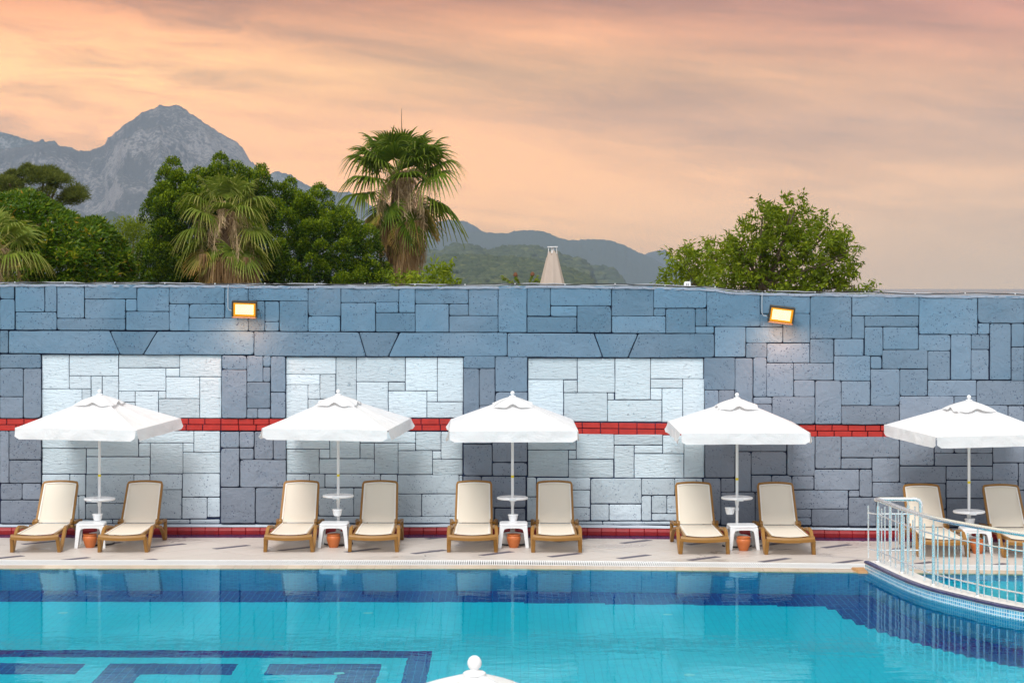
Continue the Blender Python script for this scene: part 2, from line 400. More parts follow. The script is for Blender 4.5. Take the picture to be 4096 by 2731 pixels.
M['palm_pale'] = leaf_mat('pale_palm_blade', [(0, G(.11, .17, .018)), (.35, G(.19, .25, .03)), (.7, G(.36, .37, .085)), (1, G(.60, .50, .18))], 0.35, 0.4)
M['palm_yellow'] = leaf_mat('yellowing_palm_blade', [(0, G(.17, .20, .025)), (.35, G(.30, .27, .05)), (.7, G(.50, .34, .10)), (1, G(.58, .36, .12))], 0.35, 0.5)
M['palm_dead'] = leaf_mat('dry_palm_blade', [(0, G(.17, .095, .04)), (.6, G(.34, .21, .095)), (1, G(.50, .36, .19))], 0.25, 0.7)
M['palm_flower'] = leaf_mat('palm_flower_strand', [(0, G(.36, .24, .12)), (1, G(.74, .57, .36))], 0.3, 0.8)
M['bark'] = plain('bark', (0.115, 0.080, 0.050), 0.85, 0.35, 6, bstr=0.9, bscale=14)
M['palm_bark'] = plain('palm_bark', (0.16, 0.10, 0.06), 0.9, 0.4, 7, bstr=1.0, bscale=12)

def mountain_mat(name, rock0, rock1, veg, veg_lo, veg_hi, s=1.0):
    m, t, p = mat(name); P = pos(t)
    big = t.noise(P, 0.0042 * s, 6, 0.6, 0.6); fine = t.noise(t.vscale(P, (1, 1, 0.6)), 0.11 * s, 3, 0.7)
    geo = t.new('ShaderNodeSeparateXYZ'); t.l.new(t.new('ShaderNodeNewGeometry').outputs['Normal'], geo.inputs[0])
    r = t.mix(t.noise(t.vscale(P, (1, 1, 0.7)), 0.03 * s, 6, 0.7), rock0, rock1)
    f = t.math('ADD', t.math('MULTIPLY', big, 0.50), t.math('MULTIPLY', fine, 0.60))
    f = t.math('ADD', f, t.math('MULTIPLY', t.math('SUBTRACT', geo.outputs[2], 0.55), 0.16))
    t.l.new(t.mix(t.smooth(f, veg_lo, veg_hi), r, veg), p.inputs['Base Color'])
    p.inputs['Roughness'].default_value = 0.95; p.inputs['Specular IOR Level'].default_value = 0.05
    bump(t, p, t.math('ADD', fine, t.noise(P, 0.012 * s, 6, 0.7)), 0.8, 12.0 / s); return m
M['limestone'] = mountain_mat('limestone_peak', G(.225, .21, .205), G(.275, .255, .245), G(.085, .088, .086), 0.52, 0.61)
M['far_rock'] = mountain_mat('far_ridge', G(.20, .20, .19), G(.30, .29, .28), G(.055, .065, .05), 0.50, 0.58)
M['wooded'] = mountain_mat('wooded_ridge', G(.17, .155, .12), G(.24, .21, .17), G(.050, .062, .034), 0.42, 0.52, 0.9)
M['cliff'] = mountain_mat('hill_earth', G(.24, .17, .115), G(.34, .25, .17), G(.06, .075, .03), 0.50, 0.58, 4.0)

R = random.Random(7)
NR = np.random.default_rng(11)
exec_parts = []
# ------------------------------------------------------------------ ground, sea, pool, deck
YW, YE = 32.60, 28.60          # wall face and pool edge (left half)
ZW = -0.014                    # water level
DEPTH = 1.8
def hull(name, polys, z, m):
    mb = MB()
    for p in polys: mb.add([(x, y, z) for x, y in p], [tuple(range(len(p)))])
    o = mb.obj(name, m); return o
gr = hull('ground', [[(-220, -60), (220, -60), (220, 6), (-220, 6)], [(-220, 6), (-9, 6), (-9, 32.9), (-220, 32.9)],
                     [(11, 6), (220, 6), (220, 32.9), (11, 32.9)], [(-220, 32.9), (220, 32.9), (220, 260), (-220, 260)]], -0.06, M['soil'])
tag(gr, kind='structure')
sea = hull('sea', [[(-3900, 250), (3900, 250), (3900, 8800), (-3900, 8800)]], -2.5, M['sea']); tag(sea, kind='structure')

def catmull(P, n=8):
    out = []
    for i in range(len(P) - 1):
        p0, p1, p2, p3 = P[max(i - 1, 0)], P[i], P[i + 1], P[min(i + 2, len(P) - 1)]
        for k in range(n):
            t = k / n
            out.append(tuple(0.5 * ((2 * p1[a]) + (-p0[a] + p2[a]) * t + (2 * p0[a] - 5 * p1[a] + 4 * p2[a] - p3[a]) * t * t + (-p0[a] + 3 * p1[a] - 3 * p2[a] + p3[a]) * t ** 3) for a in range(len(p1))))
    out.append(tuple(P[-1])); return out
CURVE = catmull([(4.72, 28.42), (4.79, 27.75), (4.86, 27.1), (4.95, 26.45), (5.09, 25.83), (5.30, 25.26), (5.55, 24.66), (5.84, 24.14), (6.35, 23.4), (7.1, 22.6), (8.2, 21.8), (9.6, 21.3)], 6)
def curve_offset(d):
    out = []
    for i, p in enumerate(CURVE):
        a, b = CURVE[max(i - 1, 0)], CURVE[min(i + 1, len(CURVE) - 1)]
        tx, ty = b[0] - a[0], b[1] - a[1]; L = math.hypot(tx, ty)
        out.append((p[0] - ty / L * d, p[1] + tx / L * d))
    return out
ARC = [0.0]
for a, b in zip(CURVE, CURVE[1:]): ARC.append(ARC[-1] + math.hypot(b[0] - a[0], b[1] - a[1]))
def curve_at(s, d=0.0):
    C = curve_offset(d) if d else CURVE
    for i in range(len(ARC) - 1):
        if ARC[i + 1] >= s:
            f = (s - ARC[i]) / (ARC[i + 1] - ARC[i]); return (C[i][0] + (C[i + 1][0] - C[i][0]) * f, C[i][1] + (C[i + 1][1] - C[i][1]) * f)
    return C[-1]
CA = np.array(CURVE)
def floor_pt(px, py):
    h = H - ZW; Y = h * F / (py - HY); X = (px - CX) * Y / F; r = math.hypot(X, Y)
    s = (r / math.hypot(r, h)) / 1.33; k = 1 + (DEPTH + ZW) * s / math.sqrt(1 - s * s) / r
    return X * k, Y * k
# pool basin: floor in small quads so that the dark border can step along the tiles as it does in the photo
T = 0.088
x0, x1, y0, y1 = -9.0, 9.6, 9.0, YE
nx, ny = int((x1 - x0) / T), int((y1 - y0) / T) + 1
xs = x0 + T * np.arange(nx + 1); ys = y1 - T * np.arange(ny + 1)
V = np.array([[(x, y, -DEPTH) for x in xs] for y in ys]).reshape(-1, 3)
I = np.arange((nx + 1) * (ny + 1)).reshape(ny + 1, nx + 1)
FQ = np.stack([I[1:, :-1], I[1:, 1:], I[:-1, 1:], I[:-1, :-1]], -1).reshape(-1, 4)
c = V[FQ].mean(1)
navy = c[:, 1] > YE - np.where(c[:, 0] > 0, KB * c[:, 0], 0) - 1.0
dist = np.min(np.hypot(c[:, None, 0] - CA[None, :, 0], c[:, None, 1] - CA[None, :, 1]), 1)
navy |= (dist < 0.80)
def rect_px(xa, ya, xb, yb):     # a bar of the key pattern given by two corners seen through the water
    global navy
    a, b = floor_pt(xa, ya), floor_pt(xb, yb)
    navy |= (c[:, 0] > min(a[0], b[0])) & (c[:, 0] < max(a[0], b[0])) & (c[:, 1] > min(a[1], b[1])) & (c[:, 1] < max(a[1], b[1]))
X1730 = floor_pt(1730, 2603)[0]; X1627 = floor_pt(1627, 2628)[0]
def bar(xa, xb, ya, yb):
    global navy
    navy |= (c[:, 0] > xa) & (c[:, 0] < xb) & (c[:, 1] > ya) & (c[:, 1] < yb)
Yt0, Yt1 = floor_pt(1730, 2603)[1], floor_pt(1730, 2628)[1]
Yb0, Yb1 = floor_pt(900, 2656)[1], floor_pt(900, 2697)[1]
bar(-9, X1730, Yt1, Yt0); bar(X1627, X1730, Yt0 - 6.0, Yt0)
XA = floor_pt(336, 2656)[0]; bar(-9, XA, Yb1, Yb0)
XB0, XB1, XB2 = floor_pt(440, 2656)[0], floor_pt(958, 2656)[0], floor_pt(559, 2697)[0]
bar(XB0, XB1, Yb1, Yb0); bar(XB0, XB2, Yb0 - 3.0, Yb0)
XC0, XC1, XC2 = floor_pt(1065, 2656)[0], floor_pt(1517, 2656)[0], floor_pt(1354, 2697)[0]
bar(XC0, XC1, Yb1, Yb0); bar(XC2, XC1, Yb0 - 3.0, Yb0)
me = arr_mesh('pool_floor', V, FQ, M['pool_floor']); me.materials.append(M['pool_navy'])
me.polygons.foreach_set('material_index', navy.astype(np.int32)); me.update()
pf = link('pool_floor', me); tag(pf, kind='structure')
mb = MB()
EX = [-9.0, -4, 0, 2, 4, 6, 9.6]
for a, b in zip(EX, EX[1:]):
    mb.add([(a, YE - bend(a), -DEPTH), (b, YE - bend(b), -DEPTH), (b, YE - bend(b), -0.024), (a, YE - bend(a), -0.024)], [(0, 1, 2, 3)])
mb.add([(-9, 9, -DEPTH), (-9, YE, -DEPTH), (-9, YE, -0.03), (-9, 9, -0.03)], [(0, 1, 2, 3)])
mb.add([(9.6, 9, -DEPTH), (9.6, YE - bend(9.6), -DEPTH), (9.6, YE - bend(9.6), -0.03), (9.6, 9, -0.03)], [(0, 1, 2, 3)])
mb.add([(-9, 9.02, -DEPTH), (9.6, 9.02, -DEPTH), (9.6, 9.02, -0.03), (-9, 9.02, -0.03)], [(0, 1, 2, 3)])
pw = mb.obj('pool_wall', M['pool_wall']); tag(pw, kind='structure')
# water sheet
YG = YE + 0.40
mb = MB(); mb.add([(-9, 9.02, ZW), (9.6, 9.02, ZW), (9.6, YE + .10 - bend(9.6), ZW), (0, YE + .10, ZW), (-9, YE + .10, ZW)], [(0, 1, 2, 3, 4)])
wt = mb.obj('pool_water', M['water']); tag(wt, kind='structure')
# sloping beige ledge just under the water, tile by tile
led = MB()
for a, b in zip(EX, EX[1:]):
    led.hexa([(a, YE - bend(a) + .004, -0.09), (b, YE - bend(b) + .004, -0.09), (b, YG - bend(b), -0.09), (a, YG - bend(a), -0.09)],
             [(a, YE - bend(a) + .004, -0.040), (b, YE - bend(b) + .004, -0.026), (b, YG - bend(b), -0.006), (a, YG - bend(a), -0.006)])
ledge = led.obj('pool_ledge', M['grout']); tag(ledge, kind='structure')
x = -9.0
while x < 9.5:
    a, b = x + 0.002, x + 0.236; x += 0.238
    if b > 4.72 and a < 5.3 and False: continue
    t_ = MB().hexa([(a, YE - bend(a), -0.045), (b, YE - bend(b), -0.045), (b, YG - bend(b), -0.045), (a, YG - bend(a), -0.045)],
                   [(a, YE - bend(a), -0.020), (b, YE - bend(b), -0.020), (b, YG - bend(b), -0.002), (a, YG - bend(a), -0.002)])
    t_.obj('ledge_tile', M['ledge'], ledge)
# overflow grating
YG1 = YG + 0.53
mb = MB()
for a, b in zip(EX, EX[1:]):
    mb.hexa([(a, YG - bend(a), -0.12), (b, YG - bend(b), -0.12), (b, YG1 - bend(b), -0.12), (a, YG1 - bend(a), -0.12)],
            [(a, YG - bend(a), -0.06), (b, YG - bend(b), -0.06), (b, YG1 - bend(b), -0.06), (a, YG1 - bend(a), -0.06)])
ch = mb.obj('drain_channel', M['channel']); tag(ch, kind='structure')
mb = MB(); x = -9.0
while x < 9.55:
    b0 = bend(x); mb.box((x, YG - b0 + 0.265, -0.011), (0.0155, 0.45, 0.02)); x += 0.0300
for a, b in zip(EX, EX[1:]):
    for yy in (0.002, 0.488):
        mb.hexa([(a, YG + yy - bend(a), -0.03), (b, YG + yy - bend(b), -0.03), (b, YG + yy + .04 - bend(b), -0.03), (a, YG + yy + .04 - bend(a), -0.03)],
                [(a, YG + yy - bend(a), -0.001), (b, YG + yy - bend(b), -0.001), (b, YG + yy + .04 - bend(b), -0.001), (a, YG + yy + .04 - bend(a), -0.001)])
gt = mb.obj('overflow_grating', M['grating']); tag(gt, 'white slatted overflow grating running along the pool edge', 'grating', kind='stuff')

# deck: slab and diagonal tiles
YD1 = 32.14
dk = MB()
for a, b in zip(EX, EX[1:]):
    dk.hexa([(a, YG1 - bend(a), -0.10), (b, YG1 - bend(b), -0.10), (b, YW + .1 - bend(b), -0.10), (a, YW + .1 - bend(a), -0.10)],
            [(a, YG1 - bend(a), -0.008), (b, YG1 - bend(b), -0.008), (b, YW + .1 - bend(b), -0.008), (a, YW + .1 - bend(a), -0.008)])
deck = dk.obj('pool_deck', M['grout']); tag(deck, kind='structure')
def clip(poly, a, b, cc):        # keep a*x+b*y>=cc
    out = []
    for i in range(len(poly)):
        p, q = poly[i], poly[(i + 1) % len(poly)]
        dp, dq = a * p[0] + b * p[1] - cc, a * q[0] + b * q[1] - cc
        if dp >= 0: out.append(p)
        if (dp >= 0) != (dq >= 0):
            f = dp / (dp - dq); out.append((p[0] + (q[0] - p[0]) * f, p[1] + (q[1] - p[1]) * f))
    return out
def prism(poly, z0, z1):
    n = len(poly); mb = MB()
    mb.add([(x, y - bend(x), z0) for x, y in poly] + [(x, y - bend(x), z1) for x, y in poly],
           [tuple(range(n, 2 * n))] + [(i, (i + 1) % n, n + (i + 1) % n, n + i) for i in range(n)]); return mb
r2 = math.sqrt(0.5); TS = 0.60
for i in range(8, 52):
    for j in range(8, 72):
        u0, v0 = i * TS, j * TS - 2.0
        q = [(u0 + .004, v0 + .004), (u0 + TS - .004, v0 + .004), (u0 + TS - .004, v0 + TS - .004), (u0 + .004, v0 + TS - .004)]
        p = [((u - v) * r2, (u + v) * r2) for u, v in q]
        if max(a for a, _ in p) < -9 or min(a for a, _ in p) > 9.6: continue
        for h in ((0, 1, YG1 + .002), (0, -1, -YD1), (1, 0, -9.0), (-1, 0, -9.6)):
            p = clip(p, *h) if p else p
        if len(p) < 3: continue
        ar = abs(sum(p[k][0] * p[(k + 1) % len(p)][1] - p[(k + 1) % len(p)][0] * p[k][1] for k in range(len(p)))) / 2
        if ar < 0.004: continue
        prism(p, -0.008, R.uniform(-0.0006, 0.0006)).obj('floor_tile', M['deck'], deck)
# dark slate strips laid diagonally
e1, e2 = (0.553, -0.815), (1.90, 0.35)
for a in range(-40, 41):
    for b in range(-14, 15):
        u, v = 18.46 + a * e1[0] + b * e2[0], 25.61 + a * e1[1] + b * e2[1]
        X, Y = (u - v) * r2, (u + v) * r2; Yf = Y + bend(X)
        if not (-9 < X < 9.6 and YG1 - .3 < Yf < YD1 + .3): continue
        p = [(X + (du - dv) * r2, Yf + (du + dv) * r2) for du, dv in ((-.31, -.058), (.31, -.058), (.31, .058), (-.31, .058))]
        for h in ((0, 1, YG1 + .004), (0, -1, -YD1 + .004)):
            p = clip(p, *h) if p else p
        if len(p) >= 3: prism(p, -0.004, 0.0035).obj('slate_strip', M['slate_tile'], deck)
x = -9.0
while x < 9.5:
    prism([(x + .002, YD1 + .004), (x + .598, YD1 + .004), (x + .598, YW - .085), (x + .002, YW - .085)], -0.008, 0.001).obj('border_tile', M['navy_tile'], deck); x += 0.6
nd = MB().box((0, 2.5, -0.05), (40, 13, 0.1)).obj('near_deck', M['deck']); tag(nd, kind='structure')
for nm, xa, xb in (('side_deck', -16, -9), ('side_deck', 9.6, 16)):
    tag(MB().box(((xa + xb) / 2, 20.6, -0.05), (xb - xa, 23.2, 0.1)).obj(nm, M['deck']), kind='structure')

# floor inlets
for i, (px, py) in enumerate(((253, 2450), (1471, 2450), (2672, 2456), (1357, 2692), (2758, 2698))):
    X, Y = floor_pt(px, py)
    o = MB().lathe([(0.06, 0), (0.06, 0.008), (0.045, 0.014), (0.015, 0.014)], 18).obj('floor_inlet', plain('pale_turquoise_plastic', (.30, .72, .80), .4), loc=(X, Y, -DEPTH + 0.001), smooth=True)
    tag(o, 'round white floor inlet under the water, ' + ('below the leftmost parasol in the back row', 'below the second parasol in the back row', 'in the back row, right of the middle parasol',
        'inside the dark key pattern', 'nearest the camera at right of the white finial')[i], 'inlet', 'round inlets in the pool floor')

# ------------------------------------------------------------------ curved dividing wall with its edge tiles
cw = thing('dividing_wall', (CURVE[0][0], CURVE[0][1], 0), 'low curved pool dividing wall with light blue mosaic and navy edge', 'wall')
IN = curve_offset(0.32); o0 = Vector((CURVE[0][0], CURVE[0][1], 0))
def strip(A, za, zb):
    mb = MB(); n = len(A)
    mb.add([(x - o0.x, y - o0.y, za) for x, y in A] + [(x - o0.x, y - o0.y, zb) for x, y in A], [(i, i + 1, n + i + 1, n + i) for i in range(n - 1)]); return mb
for nm, A, za, zb, mk in (('mosaic_face', CURVE, -0.06, 0.118, 'kid_mosaic'), ('sunken_face', CURVE, -DEPTH, -0.06, 'kid_deep'), ('inner_face', IN, -0.6, 0.118, 'kid_mosaic')):
    mb = strip(A, za, zb); me = bpy.data.meshes.new(nm); me.from_pydata(mb.v, [], mb.f)
    uvl = me.uv_layers.new(name='UVMap'); n = len(A)
    for lp in me.loops:
        vi = lp.vertex_index; uvl.data[lp.index].uv = (ARC[vi % n], me.vertices[vi].co.z)
    me.materials.append(M[mk]); link(nm, me, cw)
mb = MB(); n = len(CURVE); A = curve_offset(0.05); B = curve_offset(0.325)
vs = [(x - o0.x, y - o0.y, z) for L_, z in ((A, .10), (A, .128), (B, .128), (B, .10)) for x, y in L_]
mb.add(vs, [(k * n + i, k * n + i + 1, (k + 1) * n + i + 1, (k + 1) * n + i) for k in range(3) for i in range(n - 1)] + [(0, n, 2 * n, 3 * n)])
mb.obj('coping_slab', M['concrete'], cw)
mb = MB(); e = [(CURVE[0][0] - o0.x, CURVE[0][1] - o0.y), (IN[0][0] - o0.x, IN[0][1] - o0.y)]
mb.add([(e[0][0], e[0][1], -DEPTH), (e[1][0], e[1][1], -DEPTH), (e[1][0], e[1][1], .118), (e[0][0], e[0][1], .118)], [(0, 1, 2, 3)]); mb.obj('end_face', M['kid_mosaic'], cw)
s = 0.0
while s < ARC[-1] - 0.3:
    pts = [curve_at(s + 0.004 + (0.292) * k / 4, 0.02) for k in range(5)]; rings = []
    for k, (x, y) in enumerate(pts):
        q = curve_at(min(s + 0.3 * k / 4 + .01, ARC[-1])); q0 = curve_at(max(s + 0.3 * k / 4 - .01, 0))
        tx, ty = q[0] - q0[0], q[1] - q0[1]; L = math.hypot(tx, ty); nxx, nyy = ty / L, -tx / L       # outward
        rings.append([(x - o0.x + nxx * a, y - o0.y + nyy * a, z) for a, z in ((-.03, .112), (-.03, .133), (.012, .133), (.032, .124), (.036, .108), (.022, .094), (0, .092))])
    MB().rings(rings).obj('edge_tile', M['navy_tile'], cw, smooth=True); s += 0.3
mb = MB(); IN2 = [p for p in IN]
poly = [(x, y, -0.55) for x, y in IN2] + [(9.55, YE - bend(9.55), -0.55), (IN2[0][0], YE - bend(IN2[0][0]), -0.55)]
mb.add(poly, [tuple(range(len(poly)))]); kf = mb.obj('paddling_pool_floor', M['pool_floor']); tag(kf, kind='structure')
# small tan corner stone where the wall meets the ledge
cs = MB().hexa([(4.60, 28.24, -.03), (4.73, 28.23, -.03), (4.75, 28.62, -.03), (4.56, 28.62, -.03)], [(4.61, 28.26, .018), (4.73, 28.25, .018), (4.74, 28.60, .022), (4.57, 28.60, .022)]).obj('corner_stone', plain('tan_stone', (0.50, 0.27, 0.11), 0.6, 0.2), bevel=0.008)
tag(cs, 'small tan corner slab wedged against the curved mosaic wall', 'slab')

# ------------------------------------------------------------------ painted stone wall
wall = thing('stone_wall', (0, YW, 0), 'tall wall of blue grey and pale painted stones behind the pool deck', 'wall')
KZ = 2.138
def Z(ox, oy, L): return [[(ox + a / KZ, oy + b / KZ) for a, b in ([(r[0], r[1]), (r[2], r[1]), (r[2], r[3]), (r[0], r[3])] if not isinstance(r[0], tuple) else r)] for r in L]
blue = []; pale = []; pale2 = []
blue += Z(0, 1100, [(0,85,120,205),(0,210,125,465),(132,85,380,315),(386,85,483,315),(135,320,483,468),(490,85,720,368),(490,375,1070,470),(726,85,1168,203),(728,208,1072,372),(1078,208,1168,308),(1174,85,1446,310),(1080,315,1446,470),(1450,95,1920,245),(1450,250,1615,475),(1620,250,1920,365),(1618,370,2122,478),(1926,88,2122,365),
 (0,478,70,665),[(78,480),(938,480),(1021,674),(78,668)],[(946,482),(1338,486),(1221,678),(1028,676)],[(1348,486),(2170,486),(2170,680),(1230,680)],
 (0,678,348,795),(0,802,198,1038),(204,802,352,1222),(0,1044,196,1222),(1898,690,2110,806),(1898,812,2108,1222),(2114,692,2248,912),(2114,918,2310,1138),(2114,1144,2202,1222),(2206,1144,2312,1222)])
blue += Z(1000, 1100, [(-12,97,495,220),(-12,225,125,478),(130,228,248,398),(130,402,246,478),(254,222,495,480),(500,100,775,352),(500,356,770,482),(780,102,1272,235),(780,240,1072,482),(1078,236,1268,320),(1276,102,1410,320),(1078,326,1412,485),(1416,102,1865,245),(1416,250,1700,487),(1706,250,1866,345),(1870,102,2122,347),(1706,352,2122,488),
 [(38,486),(928,492),(989,695),(38,690)],[(937,492),(1273,494),(1179,695),(996,695)],[(1284,495),(2198,495),(2198,692),(1188,697)],(114,692,176,782),(114,788,172,912),(180,698,302,998),(180,1004,302,1222),
 (1828,696,2094,796),(1828,802,1958,1235),(1964,802,2092,1115),(1964,1120,2092,1235)])
blue += Z(2000, 1100, [(-12,95,228,488),(234,97,430,350),(434,97,950,262),(436,268,655,352),(234,358,655,490),(662,266,950,490),(956,100,1312,350),(958,355,1415,495),(1316,112,1766,283),(1316,288,1414,350),(1420,290,1668,496),(1674,290,1764,437),(1672,442,1830,498),[(1770,124),(1850,132),(1900,150),(2222,160),(2222,437),(1770,437)],
 [(66,498),(800,503),(874,702),(66,698)],[(810,503),(1176,505),(1091,704),(882,702)],[(1186,505),(1830,505),(1830,702),(1100,706)],(-38,698,232,996),(-38,1002,232,1250),
 (1838,445,2098,698),(1745,708,2008,980),(2012,712,2160,1270),(1752,985,1868,1270),(1872,985,2005,1270)])
blue += Z(2996, 1100, [(100,172,520,328),(95,335,286,442),(525,175,876,542),(882,178,1452,346),(880,352,985,542),(990,352,1448,440),(990,446,1142,690),(1148,446,1446,635),(1456,180,1952,505),(1960,182,2352,410),(1960,415,2055,505),(2062,418,2238,893),(2246,418,2352,612),(1452,512,1722,648),(1728,512,1898,892),(1902,512,2052,635),(1902,640,2048,893),(2246,618,2352,902),(-25,448,286,577),(292,332,520,578),(-25,582,150,705),(154,586,518,748),(524,548,722,752),(730,548,978,688),(728,692,1036,903),(1042,698,1132,798),(1140,642,1526,800),(1530,652,1718,893),(152,755,378,1038),(382,755,720,897),(384,902,560,1038),(38,708,148,1038),(38,1045,195,1100),(38,1105,195,1272),(200,1042,562,1272),(568,905,788,1272),(792,908,1034,1112),(1042,805,1288,1115),(1292,808,1524,1032),(792,1120,1284,1275),(1530,900,1942,1035),(1948,905,2352,1112),(1290,1038,1750,1278),(1756,1040,1942,1278),(1948,1118,2212,1280),(2218,1120,2352,1282)])
blue += Z(0, 1650, [(0,158,75,600),(80,158,352,400),(80,408,352,600),(8,608,188,742),(194,608,350,742),(8,750,348,945),(1890,165,2045,298),(2052,165,2170,298),(2178,165,2335,398),(2052,306,2168,398),(1890,305,2045,632),(2055,405,2445,636),(1890,642,2180,942),(2188,645,2445,942),(2342,165,2445,398)])
blue += Z(1000, 1650, [(1826,165,2068,264),(1828,272,2068,535),(2076,170,2368,420),(2076,430,2368,538),(1826,545,1975,800),(1982,547,2355,808),(2095,820,2352,942),(1826,808,2088,942)])
blue += Z(2000, 1650, [(1755,200,2006,552),(1742,562,1886,955),(1892,562,2006,676),(1892,682,2178,960)])
blue += Z(2996, 1650, [(-115,205,318,328),(22,335,318,528),(-115,336,16,674),(328,205,562,536),(568,205,785,476),(792,208,1284,380),(1292,208,1580,450),(1588,208,1750,345),(1756,210,2080,345),(1590,350,2080,452),(2088,212,2352,425),(790,390,1048,478),(1056,390,1284,592),(560,488,940,660),(946,488,1050,716),(1292,460,1682,602),(1690,462,2080,572),(2086,432,2300,578),(2306,432,2352,660),(22,538,190,675),(196,538,365,675),(370,543,552,655),(56,682,366,960),(375,665,845,820),(855,668,942,718),(1058,598,1335,720),(1340,608,1680,825),(855,725,1085,968),(1092,728,1335,968),(1690,580,2295,728),(1692,736,2296,972),(382,825,530,895),(382,900,530,960),(536,825,848,968),(1340,832,1685,970),(2302,668,2352,972)])
pale += Z(0, 1100, [(360,684,590,970),(596,684,1012,860),(596,866,776,970),(360,976,700,1220),(704,976,776,1220),(782,866,872,1220),(878,866,1012,1220),(1018,684,1535,791),(1018,797,1416,990),(1422,798,1534,866),(1540,686,1894,868),(1422,873,1706,1054),(1711,874,1892,1220),(1018,996,1154,1084),(1160,996,1354,1220),(1018,1090,1154,1220),(1359,996,1417,1054),(1359,1060,1706,1220)])
pale += Z(1000, 1100, [(310,702,732,846),(738,702,908,1218),(310,852,596,935),(602,852,730,1056),(310,940,494,1218),(499,940,598,1058),(499,1063,730,1218),(913,702,1326,910),(1332,704,1600,988),(1606,704,1822,1080),(913,916,1180,1218),(1186,918,1324,988),(1186,994,1510,1218),(1516,994,1600,1080),(1516,1086,1820,1218)])
pale += Z(2000, 1100, [(242,712,658,890),(664,712,980,1002),(986,712,1284,1062),(1290,712,1738,884),(242,897,540,1250),(546,900,658,1002),(548,1008,916,1250),(922,1010,974,1064),(922,1070,1382,1252),(1290,890,1560,966),(1290,972,1382,1064),(1388,972,1560,1254),(1566,890,1746,1256)])
pale += Z(0, 1650, [(362,158,840,302),(742,309,840,372),(846,158,1182,372),(742,380,1280,524),(1190,160,1655,256),(1190,262,1282,372),(1288,262,1562,518),(1568,262,1655,336),(1661,160,1880,336),(1568,342,1882,516),(362,309,735,520)])
pale += Z(1000, 1650, [(310,165,678,308),(685,165,938,388),(315,315,590,518),(596,315,680,388),(596,396,1060,520),(944,165,1414,256),(944,262,1060,390),(1066,262,1264,522),(1270,262,1412,322),(1420,165,1632,320),(1638,165,1815,395),(1270,328,1558,525),(1564,330,1632,395),(1564,402,1816,530)])
pale += Z(2000, 1650, [(238,180,648,316),(655,182,972,394),(240,322,582,546),(588,324,648,394),(588,402,968,552),(978,188,1388,274),(980,282,1144,554),(1152,282,1388,346),(1396,195,1570,348),(1152,354,1570,556),(1576,200,1746,553)])
pale2 += Z(0, 1650, [(362,528,594,708),(600,528,730,705),(738,532,1142,772),(1148,532,1278,772),(1285,526,1555,655),(1562,524,1880,718),(362,714,672,908),(678,712,728,908),(736,780,1060,908),(1066,780,1278,908),(1285,661,1552,905),(1560,726,1768,905),(1775,726,1880,890),(362,914,960,943),(966,914,1620,945),(1627,912,1878,945)])
pale2 += Z(1000, 1650, [(310,526,505,640),(511,526,638,640),(645,528,1112,636),(1118,530,1256,640),(1264,533,1785,690),(1791,538,1815,690),(310,646,582,880),(588,645,885,880),(891,646,1252,880),(1260,698,1465,885),(1472,698,1812,885),(310,888,1000,942),(1006,890,1815,942)])
pale2 += Z(2000, 1650, [(232,553,308,716),(316,558,770,658),(618,665,768,808),(316,665,612,808),(232,724,310,920),(778,564,1208,775),(1214,566,1492,702),(1498,564,1730,702),(778,784,930,920),(936,786,1206,920),(1212,712,1292,920),(1300,712,1424,858),(1430,712,1732,858),(1300,866,1732,920),(618,815,768,920),(316,815,612,920),(232,930,875,955),(881,930,1732,956)])
def mirrored(L, lo, hi):
    out = []
    for p in L:
        cx = sum(q[0] for q in p) / len(p)
        if cx < lo: out.append([(-2 - q[0], q[1]) for q in p][::-1])
        if cx > hi: out.append([(8196 - q[0], q[1] + 2) for q in p][::-1])
    return out
